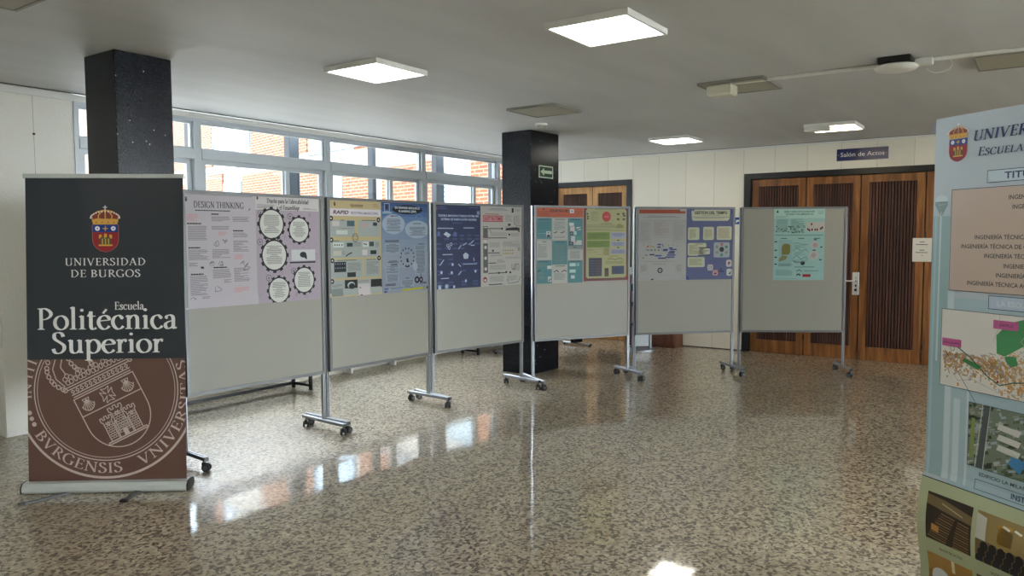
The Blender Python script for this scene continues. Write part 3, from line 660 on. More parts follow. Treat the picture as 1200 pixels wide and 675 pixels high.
def seal(S, cx, cy, R, c):
    """the big line-drawn seal: rings, curved lettering and tilted arms"""
    S.layer()
    S.ring(cx, cy, R*.985, R*1.012, c, 96); S.ring(cx, cy, R*.795, R*.807, c, 90); S.ring(cx, cy, R*.765, R*.772, c, 90)
    def arc(txt, a0, a1, h, r):
        P, W = serif_text(txt, .95)
        for t in P:
            q = []
            for x, y in t:
                a = math.radians(a0+(a1-a0)*x/W); rr = R*(r-h*y) if True else 0
                q.append((cx+rr*math.cos(a), cy+rr*math.sin(a)))
            S.poly(q, c)
    # lettering reads along the inside of the ring, feet outwards
    arc('BVRGENSIS', 211, 281, .115, .945)
    arc('VNIVERSITAS', 293, 382, .115, .945)
    def arct(txt, a0, a1):
        P, W = serif_text(txt, .95)
        for t in P:
            q = []
            for x, y in t:
                a = math.radians(a0+(a1-a0)*x/W); rr = R*(.835+.115*y)
                q.append((cx+rr*math.cos(a), cy+rr*math.sin(a)))
            S.poly(q, c)
    arct('IN ITI', 186, 156)
    for a in (196, 200.5, 205, 27, 31): S.disc(cx+R*.89*math.cos(math.radians(a)), cy+R*.89*math.sin(math.radians(a)), R*.026, c, n=12)
    an = math.radians(26)
    def T(x, y): return (cx+R*(-.01)+R*(x*math.cos(an)-y*math.sin(an)), cy+R*(.0)+R*(x*math.sin(an)+y*math.cos(an)))
    w = .0115*R
    TS = [T, lambda x, y: T(x*.87, y-.26), lambda x, y: T(x*.80, -.585+(y+.46)*.78)]; md = [1]
    def ln(p, ww=1): S.line(p, w*ww, c, TS[md[0]])
    sh = [(-.42, .32), (-.42, -.05)]+ell(0, -.05, .42, .37, 180, 360, 24)+[(.42, .32), (-.42, .32)]
    ln(sh); ln([(-.42, .10), (.42, .10)])
    # pointed cross
    for a in (0, 90, 180, 270):
        A = math.radians(a); R2 = lambda x, y: (x*math.cos(A)-y*math.sin(A), .21+x*math.sin(A)+y*math.cos(A))
        ln([R2(.012, .012), R2(.055, .085), R2(0, .07), R2(-.055, .085), R2(-.012, .012)], .8)
    # two scallop shells
    for sx in (-.28, .28):
        for j in range(7):
            a = math.radians(200+140*j/6); ln([(sx, .27), (sx+.082*math.cos(a), .22+.085*math.sin(a))], .75)
        ln([(sx+.085*math.cos(math.radians(a)), .22+.085*math.sin(math.radians(a))) for a in range(190, 351, 16)], .9)
        ln([(sx-.045, .28), (sx+.045, .28), (sx+.03, .245), (sx-.03, .245), (sx-.045, .28)], .8)
    # castle of three towers
    def tower(x, y0, y1, hw):
        ln([(x-hw, y0), (x-hw, y1), (x-hw*1.35, y1+.02), (x-hw*1.35, y1+.075), (x-hw*.8, y1+.075), (x-hw*.8, y1+.04), (x-hw*.3, y1+.04), (x-hw*.3, y1+.085), (x+hw*.3, y1+.085), (x+hw*.3, y1+.04), (x+hw*.8, y1+.04), (x+hw*.8, y1+.075), (x+hw*1.35, y1+.075), (x+hw*1.35, y1+.02), (x+hw, y1), (x+hw, y0)], .9)
        y = y0+.03; k = 0
        while y < y1:
            ln([(x-hw, y), (x+hw, y)], .55)
            for xx in ((-.5, .1, .6) if k % 2 else (-.2, .35)): ln([(x+hw*xx, y), (x+hw*xx, min(y+.033, y1))], .5)
            y += .033; k += 1
        ln([(x-hw*.3, y1-.05), (x-hw*.3, y1-.015), (x+hw*.3, y1-.015), (x+hw*.3, y1-.05), (x-hw*.3, y1-.05)], .8)
    md[0] = 2
    tower(-.18, -.42, -.13, .062); tower(.18, -.42, -.13, .062); tower(0, -.36, -.04, .075)
    ln([(-.10, -.36), (-.10, -.42), (-.10, -.20)], .8); ln([(.10, -.36), (.10, -.42), (.10, -.20)], .8)
    for x0 in (-.11, .03): ln([(x0, -.20), (x0+.02, -.20), (x0+.02, -.17), (x0+.05, -.17), (x0+.05, -.20), (x0+.08, -.20)], .8)
    for y in (-.24, -.28, -.32, -.36): ln([(-.11, y), (.11, y)], .5)
    S.poly([TS[2](*q_) for q_ in ((-.035, -.43), (.035, -.43), (.035, -.34), (0, -.315), (-.035, -.34))], c)
    ln([(-.29, -.43), (.29, -.43)], 1.2); ln([(-.31, -.46), (.31, -.46)], 1.2); ln([(-.31, -.46), (-.29, -.43)]); ln([(.31, -.46), (.29, -.43)])
    md[0] = 1
    # crown
    for y in (.345, .375, .445, .475): ln([(-.40-(y-.34)*.25, y+.02*0), (.40+(y-.34)*.25, y)], 1)
    for i in range(13): 
        x = -.38+i*.0633; ln([(x-.02, .41), (x, .432), (x+.02, .41), (x, .388), (x-.02, .41)], .8)
    for i in range(5):
        x = -.36+i*.18; r_ = .055
        for a in range(0, 360, 72): 
            A = math.radians(a+90); S_c = (x+r_*.75*math.cos(A), .56+r_*.75*math.sin(A))
            ln([(S_c[0]+.028*math.cos(t*PI/4), S_c[1]+.028*math.sin(t*PI/4)) for t in range(9)], .75)
        if i < 4:
            ln([(x+.09+.022*math.cos(t*PI/4), .535+.03*math.sin(t*PI/4)) for t in range(9)], .9)
    def pearls(P, n, r_=.026):
        Q = spl(P, 8)
        for i in range(n):
            q = Q[int(i*(len(Q)-1)/(n-1))]; ln([(q[0]+r_*math.cos(t*PI/4), q[1]+r_*math.sin(t*PI/4)) for t in range(9)], .95)
    pearls([(-.46, .46), (-.55, .58), (-.56, .74), (-.44, .88), (-.26, .95), (-.06, .96)], 16)
    pearls([(.46, .46), (.55, .58), (.56, .74), (.44, .88), (.26, .95), (.06, .96)], 16)
    pearls([(-.20, .62), (-.24, .74), (-.20, .86), (-.08, .94)], 8); pearls([(.20, .62), (.24, .74), (.20, .86), (.08, .94)], 8); pearls([(0, .62), (0, .74), (0, .9)], 6)
    ln([(-.44, .50), (-.50, .62), (-.48, .74), (-.38, .84), (-.24, .90)]); ln([(.44, .50), (.50, .62), (.48, .74), (.38, .84), (.24, .90)])
    ln([(-.36, .62), (-.38, .72), (-.30, .82)]); ln([(.36, .62), (.38, .72), (.30, .82)])

# ------------------------------------------------------------------ left roll-up banner
def left_banner():
    A = Vector((1.993, 4.962, 0)); d = Vector((.6147, -.7888, 0)); L = .965
    root = thing('roll_up_banner', 'tall dark roll-up banner of the engineering school with a brown seal at its foot', 'banner', A, math.atan2(d.y, d.x), 'roll-up banners')
    W, H = .930, 1.835; zb = .062; lean = .105/1.9; x0 = .018
    def surf(x, y, o):
        wav = .006*math.sin(x*11+1.1)*max(0, (y/H-.25))**1.2+.004*math.sin(x*23+.5+y*1.5)*max(0, (y/H-.6))
        return (x0+x, .035+lean*y*1.0+wav-o, zb+y)
    dark, brown = pbr('banner_charcoal_print', '22292f', .34), pbr('banner_brown_print', '5a4036', .34)
    S = Sheet((0, 0, W, H)); wh = ink('dcdcd8', .4); ls = ink('b9aaa0', .4)
    yb = .735                                              # top of the brown field
    S.rect(0, 0, W, yb, brown)
    S.layer(); S.clip = (0, 0, W, yb); seal(S, .462, .545, .527, ls); S.clip = (0, 0, W, H)
    crest_colour(S, .468, 1.543, .148)
    S.layer()
    S.serif('UNIVERSIDAD', .467, 1.299, .044, wh, w=.478, track=.04)
    S.serif('DE BURGOS', .468, 1.229, .044, wh, w=.415, track=.04)
    S.serif('Escuela', .602, 1.032, .047, wh, w=.175)
    S.serif('Politécnica', .470, .915, .128, wh, w=.83)
    S.serif('Superior', .472, .772, .125, wh, w=.66)
    S.build('banner_fabric', dark, W, H, root, surf, (30, 40), .0012, .0003)
    m = MB()                                               # cassette
    P = []; N = 14; prof = [(-.032, .004), (.05, .004), (.066, .018), (.07, .042), (.058, .060), (.036, .066), (.020, .066), (-.02, .060), (-.036, .042), (-.038, .018)]
    V = [(xx, py+.02, pz) for xx in (.0, L) for py, pz in prof]; n = len(prof)
    m.add(V, [list(range(n))[::-1], list(range(n, 2*n))]+[[i, n+i, n+(i+1) % n, (i+1) % n][::-1] for i in range(n)], M_silver); m.build('cassette', root)
    for xa in (-.006, L-.001):
        m = MB(); V = [(xx, py*1.06+.02, pz*1.03) for xx in (xa, xa+.008) for py, pz in prof]
        m.add(V, [list(range(n))[::-1], list(range(n, 2*n))]+[[i, n+i, n+(i+1) % n, (i+1) % n][::-1] for i in range(n)], M_black); m.build('end_cap', root)
    m = MB(); zt = zb+H; yt = .035+lean*H
    m.box(x0-.008, yt-.012, zt-.012, x0+W+.008, yt+.012, zt+.014, M_silver, bev=.003); tr = m.build('top_rail', root)
    m = MB(); m.tube([(L/2, .09, .03), (L/2, .09+lean*.9, 1.0), (L/2, yt+.02, zt)], .009, M_alu); m.build('support_pole', root)
    for xa, xe, dy in ((.30, .10, -.20), (.68, .665, -.18)):
        m = MB(); a = Vector((xa, .02, .006)); b = Vector((xe, dy, .006)); u = (b-a).normalized(); v = Vector((-u.y, u.x, 0))*.016
        z = Vector((0, 0, .004))
        m.add([a-v-z, b-v-z, b+v-z, a+v-z, a-v+z, b-v+z, b+v+z, a+v+z], [(0, 3, 2, 1), (4, 5, 6, 7), (0, 1, 5, 4), (1, 2, 6, 5), (2, 3, 7, 6), (3, 0, 4, 7)], M_alud)
        ft = m.build('swing_foot', root)
        e = b-u*.02; k = MB(); vv = v*1.25
        k.add([p+Vector((0, 0, q)) for q in (-.006, .007) for p in (e-vv, b+u*.006-vv, b+u*.006+vv, e+vv)], [(0, 3, 2, 1), (4, 5, 6, 7), (0, 1, 5, 4), (1, 2, 6, 5), (2, 3, 7, 6), (3, 0, 4, 7)], M_black); k.build('rubber_tip', ft)
left_banner()

# ------------------------------------------------------------------ right poster stand
def right_banner():
    A = Vector((3.6298, .3867, 0)); d = Vector((-.6029, -.7978, 0))
    root = thing('banner_stand', 'tall pale blue information banner with pink course list, city map and photos', 'banner', A, math.atan2(d.y, d.x), 'roll-up banners')
    W, H, zb = 1.0, 1.94, .06
    def surf(x, y, o):
        z = y+zb; t = max(0, min(1, (.56-z)/.5)); b = .030*math.sin(PI*min(1, t*1.1))**1.3
        return (x, .0-b-o, z)
    S = Sheet((0, 0, W, H)); nv, pk, wh, ln_ = ink('1f3560', .3), pbr('ink_pink_panel', 'b9a89a', .3), ink('d7dee2', .3), ink('3c4a55', .3)
    blue = pbr('laminated_pale_blue', 'b2bfc7', .3, 0, .4)
    z = lambda v: v-zb
    # faded printed picture of the school front with a street lamp
    pale, teal = ink('a3bcc4', .3), ink('93b0b4', .3); gh2 = ink('bccdd3', .3)
    S.rect(.0, z(.52), .085, z(1.60), teal); S.rect(.085, z(.52), .115, z(1.56), gh2); S.rect(.115, z(.50), W, z(1.27), pale); S.rect(.44, z(1.5), W, z(1.72), pale)
    S.layer(); S.rect(.010, z(.52), .022, z(1.60), pale); S.rect(.13, z(.52), .16, z(.86), gh2); S.rect(.19, z(.52), .2, z(.9), gh2)
    S.poly([(.035, z(1.0)), (.043, z(1.0)), (.043, z(1.62)), (.035, z(1.62))], gh2)
    S.poly([(.037, z(1.6)), (.043, z(1.6)), (.07, z(1.645)), (.07, z(1.66)), (.010, z(1.66)), (.010, z(1.645))], ink('7f9ca0', .3))
    S.disc(.04, z(1.665), .03, gh2, .022, 16)
    crest_colour(S, .110, z(1.907), .082)
    S.layer()
    S.serif('UNIVERSIDAD DE BURGOS', .176, z(1.890), .040, nv, 'l', w=.76, shear=.2, weight=1.35)
    S.serif('Escuela Politécnica Superior', .200, z(1.830), .033, nv, 'l', w=.71, shear=.2, weight=1.3, small=.78)
    S.rect(.247, z(1.722), .753, z(1.770), ink('b9cbd4', .3)); S.rect(.09, z(1.298), .91, z(1.706), pk)
    S.layer(); S.box(.247, z(1.722), .753, z(1.770), nv, .0025); S.box(.09, z(1.298), .91, z(1.706), ln_, .0025)
    S.text('TITULACIONES', .485, z(1.734), .025, nv, w=.33, bold=.02)
    for t, y, xl in (('INGENIERÍA EN INFORMÁTICA', 1.655, .341), ('INGENIERÍA DE CAMINOS', 1.619, .357), ('INGENIERÍA TÉCNICA EN INFORMÁTICA DE GESTIÓN', 1.506, .203),
                     ('INGENIERÍA TÉCNICA DE OBRAS PÚBLICAS, CONSTRUCCIONES CIVILES', 1.470, .143), ('INGENIERÍA TÉCNICA DE OBRAS, HIDROLOGÍA', 1.434, .247),
                     ('INGENIERÍA DE ORGANIZACIÓN', 1.397, .33), ('INGENIERÍA TÉCNICA INDUSTRIAL', 1.361, .30), ('INGENIERÍA TÉCNICA AGRÍCOLA, EXPLOTACIONES', 1.326, .176)):
        S.text(t, xl, z(y), .0160, ink('2c3038', .3), 'l', w=min(.0122*len(t), .90-xl), bold=.014)
    S.box(.272, z(1.237), .728, z(1.290), nv, .0025); S.rect(.275, z(1.24), .725, z(1.287), ink('aebfd0', .3))
    S.layer(); S.text('LA ESCUELA EN LA CIUDAD', .50, z(1.252), .020, ink('c9d3da', .3), w=.38, bold=.02)
    # city map
    mx0, mx1, my0, my1 = .063, .937, z(.905), z(1.222)
    S.rect(mx0, my0, mx1, my1, ink('d4d3cd', .3)); S.layer()
    old = S.clip; S.clip = (mx0+.003, my0+.003, mx1-.003, my1-.003)
    og, og2, gn, gn2, rd = ink('d09a58', .3), ink('cfae84', .3), ink('3f8a55', .3), ink('2f7560', .3), ink('a03a2c', .3)
    R = random.Random(4)
    def onmap(u, v): return (mx0+u*(mx1-mx0), my0+v*(my1-my0))
    for i in range(1700):
        u = R.uniform(.02, 1); c = .40-.42*abs(u-.12)**.9 if u < .35 else .28+.25*(u-.35)
        v = c+R.gauss(0, .10 if u < .35 else .17)
        if u < .1 and v > .75 or v > .45+.9*max(0, u-.2)+(.2 if u > .4 else 0): continue
        x, y = onmap(u, v); a = R.uniform(0, PI); r1, r2 = R.uniform(.002, .010), R.uniform(.0015, .005)
        ca, sa = math.cos(a), math.sin(a)
        S.poly([(x+ca*p-sa*q, y+sa*p+ca*q) for p, q in ((-r1, -r2), (r1, -r2), (r1, r2), (-r1, r2))], R.choice((og, og, og2, ink('b8aa96', .3), ink('a5a8a0', .3))))
    S.layer()
    S.poly([onmap(.29, .52), onmap(.33, .50), onmap(.43, .68), onmap(.475, .88), onmap(.42, .97), onmap(.34, .90), onmap(.285, .74)], gn)
    S.poly([onmap(.34, .42), onmap(.36, .38), onmap(.39, .42), onmap(.38, .52), onmap(.33, .50), onmap(.33, .46)], gn); S.poly([onmap(.12, .36), onmap(.20, .28), onmap(.22, .33), onmap(.13, .40)], gn)
    S.layer(); S.line([onmap(.09, .53), onmap(.16, .42), onmap(.25, .22), onmap(.31, .14), onmap(.37, .20), onmap(.45, .24), onmap(.6, .28), onmap(.75, .46), onmap(1, .6)], .004, gn2)
    for P in ([(.30, 1), (.29, .8), (.27, .65)], [(.44, .86), (.40, .7), (.43, .62), (.37, .5)], [(.03, .3), (.1, .1), (.17, .15), (.16, .3)], [(.5, .7), (.56, .75), (.7, .7)], [(.05, .25), (.3, .05), (.6, .1)]):
        S.line([onmap(*p) for p in P], .0018, ink('a8aaa6', .3))
    S.ring(*onmap(.065, .50), .009, .011, gn, 20); S.disc(*onmap(.30, .18), .005, rd)
    S.clip = old
    S.box(mx0, my0, mx1, my1, ln_, .002)
    S.rect(.070, z(1.070), .160, z(1.102), ink('b2568c', .3)); S.rect(.298, z(1.165), .40, z(1.198), ink('b2568c', .3)); S.layer(); S.text('CAMPUS SAN AMARO', .115, z(1.081), .009, ink('3c1838', .3), w=.082); S.text('CAMPUS', .35, z(1.176), .010, ink('3c1838', .3), w=.06)
    S.line([(.083, z(1.055)), (.248, z(.845))], .0018, ln_); S.disc(.248, z(.845), .005, nv, n=10)
    # aerial photo
    S.clip = (.205, z(.608), .795, z(.862)); S.rect(.205, z(.608), .795, z(.862), ink('6d7c6c', .3)); S.layer(); R = random.Random(9)
    for i in range(420):
        x, y = R.uniform(.2, .8), R.uniform(z(.6), z(.86)); a = .35; ca, sa = math.cos(a), math.sin(a); r1, r2 = R.uniform(.004, .02), R.uniform(.002, .008)
        S.poly([(x+ca*p-sa*q, y+sa*p+ca*q) for p, q in ((-r1, -r2), (r1, -r2), (r1, r2), (-r1, r2))], ink(R.choice(('3e4f35', '8d9284', 'aab0ac', '54664a', '707868', '2f3d2e', '9aa6ae')), .3))
    S.layer(); S.poly([(.245, z(.6)), (.272, z(.6)), (.30, z(.87)), (.275, z(.87))], ink('4a5355', .3)); S.line([(.24, z(.6)), (.268, z(.87))], .004, ink('b5bcb6', .3)); S.line([(.275, z(.6)), (.30, z(.87))], .003, ink('c3c8c4', .3))
    S.poly([(.38, z(.66)), (.43, z(.63)), (.45, z(.68)), (.40, z(.70))], ink('3f7fae', .3)); S.poly([(.215, z(.64)), (.232, z(.64)), (.236, z(.80)), (.22, z(.80))], ink('7d8f4e', .3))
    for q in (.70, .74, .78): S.poly([(.33, z(q)), (.42, z(q-.012)), (.43, z(q+.012)), (.34, z(q+.022))], ink('c6c9c4', .3))
    S.clip = old; S.box(.205, z(.608), .795, z(.862), ln_, .002)
    S.text('EDIFICIO LA MILANERA', .262, z(.578), .014, ink('2c3038', .3), 'l', w=.24, bold=.01)
    S.box(.245, z(.522), .755, z(.562), nv, .002); S.text('INSTALACIONES', .50, z(.532), .020, nv, w=.2, bold=.02)
    # lower green field with photographs
    S.layer(); S.rect(0, 0, W, z(.505), pbr('ink_pale_green', 'a9b28e', .3)); S.layer(); S.rect(0, z(.503), W, z(.507), ln_)
    def photo(x0, y0, x1, y1, kind):
        S.clip = (x0, y0, x1, y1); S.rect(x0, y0, x1, y1, ink({0: '2c2119', 1: '6b5a3c', 2: '8a6a30', 3: '40382c'}[kind], .3)); S.layer()
        w, h = x1-x0, y1-y0; P = lambda u, v: (x0+u*w, y0+v*h)
        if kind == 0:
            S.poly([P(0, .75), P(.35, .7), P(1, .62), P(1, .8), P(.4, .92), P(0, .95)], ink('6e5f3c', .3))
            for i in range(11): S.line([P(.05+.03*i, .08+.055*i), P(.95, .0+.055*i)], .0045, ink('6b5331' if i % 2 else '8a6d42', .3))
            S.layer(); S.poly([P(.45, 0), P(.60, 0), P(.72, .62), P(.66, .62)], ink('241b14', .3)); S.poly([P(.13, .22), P(.30, .20), P(.31, .33), P(.14, .36)], ink('c08a42', .3)); S.line([P(.35, .84), P(.8, .72)], .004, ink('b8ac80', .3))
        elif kind == 1:
            S.poly([P(0, .45), P(1, .40), P(1, 1), P(0, 1)], ink('8f7c4c', .3)); S.poly([P(.42, .4), P(.70, .4), P(.70, .9), P(.42, .85)], ink('b98e3a', .3)); S.layer()
            for i in range(6):
                for j in range(3): S.disc(*P(.08+.17*i+.05*j, .05+.14*j), w*.08, ink('15151a', .3), h*.10, 12)
            for u in (.5, .72): S.poly([P(u, .84), P(u+.14, .80), P(u+.16, .84), P(u+.03, .88)], ink('e6e6da', .3))
            S.poly([P(0, .45), P(.2, .44), P(.2, .9), P(0, .95)], ink('b9b9ae', .3))
        elif kind == 2:
            S.poly([P(0, .3), P(1, .55), P(1, 1), P(0, 1)], ink('a07a35', .3)); S.layer(); S.disc(*P(.28, .25), w*.2, ink('c9cfcf', .3), h*.3); S.disc(*P(.45, .05), w*.3, ink('2f8577', .3), h*.2); S.poly([P(.55, .6), P(.62, .6), P(.62, 1), P(.55, 1)], ink('d8cba0', .3))
        else:
            S.layer(); S.disc(*P(.5, .4), w*.3, ink('6a6f68', .3), h*.3)
        S.clip = old; S.layer()
    for i, x in enumerate((.045, .282, .52, .757)):
        photo(x, z(.255), x+.215, z(.452), (0, 1, 3, 1)[i])
        if i < 2: S.text(('SALÓN DE ACTOS', 'SALÓN DE GRADOS')[i], x+.12, z(.222), .011, ink('2f3a2c', .3), w=.11, bold=.01)
        photo(x, z(.07), x+.215, z(.195), (2, 0, 1, 3)[i])
    S.build('banner_print', blue, W, H, root, surf, (2, 60), .003, .0003)
    m = MB(); m.box(-.03, .004, 1.945, .0, .024, 1.985, M_alud); m.box(-.03, .003, 1.95, W+.03, .014, 1.975, M_alud); m.build('top_clip_bar', root)
    m = MB(); m.tube([(W/2, .02, 1.96), (W/2, .05, 1.0), (W/2, .12, .05)], .012, M_alu); m.build('support_pole', root)
    m = MB(); m.box(-.005, -.10, .0, W+.005, .10, .055, M_alu, bev=.008); m.build('base_box', root)
right_banner()

# ------------------------------------------------------------------ mobile display boards
K = .92; CH = 1.5197
ZT = CH+.3503*K; ZB = CH-1.1492*K
BO = [((3.170, 5.076), (4.352, 4.994)), ((4.442, 5.027), (5.676, 4.950)), ((5.731, 4.948), (6.942, 4.696)), ((7.011, 4.601), (8.071, 3.964)), ((8.142, 3.923), (9.018, 3.051)), ((9.079, 2.995), (9.731, 1.944))]
BO = [((a[0]*K, a[1]*K), (b[0]*K, b[1]*K)) for a, b in BO]
BW = 1.2368*K
def make_caster(parent, x, y, rot):
    """twin-wheel caster, wheels touch the floor"""
    T = Matrix.Translation((x, y, 0)) @ Matrix.Rotation(rot, 4, 'Z')
    m = MB()
    m.cyl((0, 0, .05), (0, 0, .072), .007, M_alud, 10, T=T)
    m.box(-.014, -.010, .034, .024, .010, .058, M_black, T)
    c = m.build('caster', parent)
    w = MB()
    for s in (-1, 1):
        w.cyl((.014, s*.009, .0255), (.014, s*.022, .0255), .0255, M_rubber, 20, T=T)
        w.cyl((.014, s*.022, .0255), (.014, s*.024, .0255), .014, M_alud, 14, T=T)
    w.cyl((.014, -.01, .0255), (.014, .01, .0255), .006, M_black, 8, T=T)
    w.build('wheel_pair', c, smooth=True)
def make_board(root):
    pw = .028
    m = MB(); m.box(.026, -.008, ZB+.022, BW-.026, .008, ZT-.020, M_board); m.build('panel', root)
    m = MB(); fw = .024
    a, b = .004, BW-.004
    m.box(a, -.014, ZB, a+fw, .014, ZT, M_alud); m.box(b-fw, -.014, ZB, b, .014, ZT, M_alud)
    m.box(a+fw, -.014, ZT-.022, b-fw, .014, ZT, M_alud); m.box(a+fw, -.014, ZB, b-fw, .014, ZB+.024, M_alud)
    m.build('frame', root)
    for px in (.002, BW+.001):
        p = MB(); py = .031
        # extruded post with a groove in each side, standing just behind the frame
        for xx in (-.012, .003): p.box(px+xx, py-.015, .094, px+xx+.009, py+.015, ZT-.004, M_alu, bev=.002)
        p.box(px-.004, py-.010, .094, px+.004, py+.010, ZT-.006, M_alud)
        for zz in (ZB+.06, ZT-.10): p.cyl((px, .010, zz), (px, py-.012, zz), .008, M_alud, 10)
        p.build('post', root)
        f = MB()
        for xx in (-.015, .004): f.box(px+xx, py-.26, .070, px+xx+.011, py+.26, .096, M_alu, bev=.002)
        f.box(px-.005, py-.258, .074, px+.005, py+.258, .090, M_alud)
        fo = f.build('foot_bar', root)
        for yy in (-.263, .259):
            e = MB(); e.box(px-.015, py+yy, .070, px+.015, py+yy+.004, .096, M_black); e.build('end_plug', fo)
        make_caster(fo, px, py-.235, random.uniform(-2.6, 2.6)); make_caster(fo, px, py+.235, random.uniform(-2.6, 2.6))
where = ['first mobile grey board next to the dark banner, with lilac posters', 'second mobile grey board from the left, with a cream and a pale blue poster', 'third mobile grey board from the left, with a navy and a white poster',
         'fourth mobile grey board, by the arrow column, with an orange-topped and a red-framed poster', 'fifth mobile grey board, with a white and a violet poster', 'last mobile grey board, before the wooden doors, with one pale green poster']
boards = []
for i, (a, b) in enumerate(BO):
    t = math.atan2(b[1]-a[1], b[0]-a[0])
    P = Vector((a[0], a[1], 0))
    if i == 0: P = Vector((b[0], b[1], 0))+Vector((math.cos(t), math.sin(t), 0))*.018-Vector((math.cos(t), math.sin(t), 0))*BW
    r = thing('display_board', where[i], 'display board', P, t, 'mobile display boards in a row')
    make_board(r); boards.append((P, t))

# ------------------------------------------------------------------ the posters
PW, PH = .594*K, .850*K          # sheets are drawn 594 x 850 and scaled
def pin(S, base, i, s0, top, name, label, curl=0):
    """hang a sheet (units 0..1 x 0..1.43 in widths) on board i, left edge at s0"""
    k = PW
    def surf(x, y, o):
        lift = curl*max(0, .12-y)**2*2.2*k
        return (x*k, -o-lift, y*PH/1.43)
    o = S.build(name, base, 1, 1.43, None, surf, (6, 12) if curl else 0, .0008, .0002)
    P, t = boards[i]; d = Vector((math.cos(t), math.sin(t), 0)); n = Vector((d.y, -d.x, 0))
    o.location = P+d*s0*K+n*.0085+Vector((0, 0, CH+(top-CH)*K-PH)); o.rotation_euler.z = t
    tag(o, label, 'poster', 'academic posters pinned to the boards')
    return o
def crest_small(S, x, y, w, dark=True):
    c = ink('3a3540') if dark else ink('7a5a50')
    S.poly([(x-w/2, y), (x+w/2, y), (x+w/2, y-w*.8), (x, y-w*1.25), (x-w/2, y-w*.8)][::-1], c); S.poly([(x-w/2, y+w*.08), (x+w/2, y+w*.08), (x+w*.35, y+w*.5), (x-w*.35, y+w*.5)], c)
INKK = .84
tx, tx2 = ink('6f6b72'), ink('8d8a8c')
def yd(v): return 1.43-v             # measure down from the top edge

# 1 design thinking
S = Sheet((0, 0, 1, 1.43)); dk = ink('26242a'); pkk = ink('cf9a9a'); crest_small(S, .045, yd(.085), .035)
S.lines(.04, yd(.055), .95, yd(.03), tx2, .02, .007, seed=2); S.layer()
S.serif('DESIGN THINKING', .48, yd(.195), .078, dk, w=.68, weight=1.15)
S.lines(.16, yd(.245), .80, yd(.222), dk, .02, .012, seed=1)
for x0, y0, x1, y1, c in ((.04, .36, .20, .28, pkk), (.37, .37, .62, .30, tx2), (.66, .36, .90, .30, tx2), (.06, .60, .31, .42, tx2), (.37, .47, .62, .42, tx2), (.66, .57, .88, .50, tx2), (.66, .75, .88, .60, tx2), (.46, .54, .58, .49, pkk),
    (.06, .84, .32, .71, tx2), (.37, .82, .62, .71, tx2), (.67, .84, .80, .78, pkk), (.37, 1.07, .62, .96, tx2), (.66, 1.13, .88, .95, tx2), (.07, 1.27, .30, 1.03, tx2), (.22, 1.35, .33, 1.29, tx2), (.66, 1.27, .88, 1.20, pkk), (.52, 1.14, .63, 1.09, tx2), (.06, .92, .18, .87, tx2), (.35, 1.41, .74, 1.385, tx2)):
    S.lines(x0, yd(y0), x1, yd(y1), c, .0165, .008)
for x, y, w in ((.05, .405, .19), (.06, .70, .16), (.08, 1.025, .17), (.38, .95, .19), (.66, .49, .15), (.37, .285, .10)): S.lines(x, yd(y), x+w, yd(y-.022), dk, .03, .016, seed=5)
def doodle(S, x, y, r, c, n=5, w=.005, seed=0):
    R = random.Random(seed+int(x*100))
    P = [(x, y)]
    for i in range(n): P.append((x+R.uniform(-r, r), y+R.uniform(-r, r)))
    S.line(spl(P, 5), w, c)
for x, y, r in ((.42, .62, .05), (.55, .62, .04), (.36, .89, .03), (.50, .89, .03), (.24, .95, .03), (.44, 1.18, .06), (.12, 1.33, .06), (.84, .93, .05), (.90, .20, .02), (.78, .88, .03)): doodle(S, x, yd(y), r, ink('5f5b62'))
for x in (.36, .48): S.ring(x, yd(.89), .026, .030, ink('5f5b62'), 24)
S.disc(.23, yd(.93), .022, dk, .013)
pin(S, ink('c0bbbf'), 0, .012, 1.861, 'poster', 'pale lilac text poster headed DESIGN THINKING, first in the row', .3)
# 2 gears
S = Sheet((0, 0, 1, 1.43)); S.rect(.0, 0, 1, yd(.20), ink('b3a9b2')); S.layer()
R = random.Random(3)
for i in range(90):
    x, y = R.uniform(.03, .97), R.uniform(.03, 1.2); doodle(S, x, y, .03, ink('9a8f9a'), 4, .003, i)
S.layer(); crest_small(S, .03, yd(.04), .025); dk = ink('1f1f24')
S.serif('Diseño para la Fabricabilidad', .50, yd(.105), .058, dk, w=.66, weight=1.3); S.serif('y el Ensamblaje', .50, yd(.19), .058, dk, w=.36, weight=1.3)
S.lines(.02, yd(.19), .30, yd(.13), tx2, .014, .006); S.lines(.74, yd(.19), .97, yd(.16), tx2, .014, .006)
for x, y, r in ((.235, .385, .195), (.665, .46, .17), (.265, .80, .20), (.73, 1.15, .175), (.325, 1.27, .17)):
    S.gear(x, yd(y), r, dk, ink('cfcfca'), 12, 1.06); S.layer(); S.lines(x-r*.62, yd(y+r*.62), x+r*.62, yd(y-r*.62), ink('8b8d88'), .019, .009, 'c')
S.layer(); S.rect(.53, yd(.88), .92, yd(.73), ink('c9c9cc')); S.layer(); S.disc(.72, yd(.80), .055, ink('2c3540'), .04); S.rect(.50, yd(.915), .92, yd(.895), dk)
S.poly([(.72, yd(.83)), (.78, yd(.81)), (.78, yd(.87))], ink('2c3540'))
for x, y in ((.07, .24), (.52, .28), (.05, .62), (.17, 1.1), (.56, 1.02)): S.ring(x, yd(y), .035, .042, ink('6b6570'), 24); S.disc(x, yd(y), .012, ink('6b6570'))
pin(S, ink('c9c7c6'), 0, .594+.006, 1.861, 'poster', 'lilac poster with five black gear outlines around white text discs', 0)
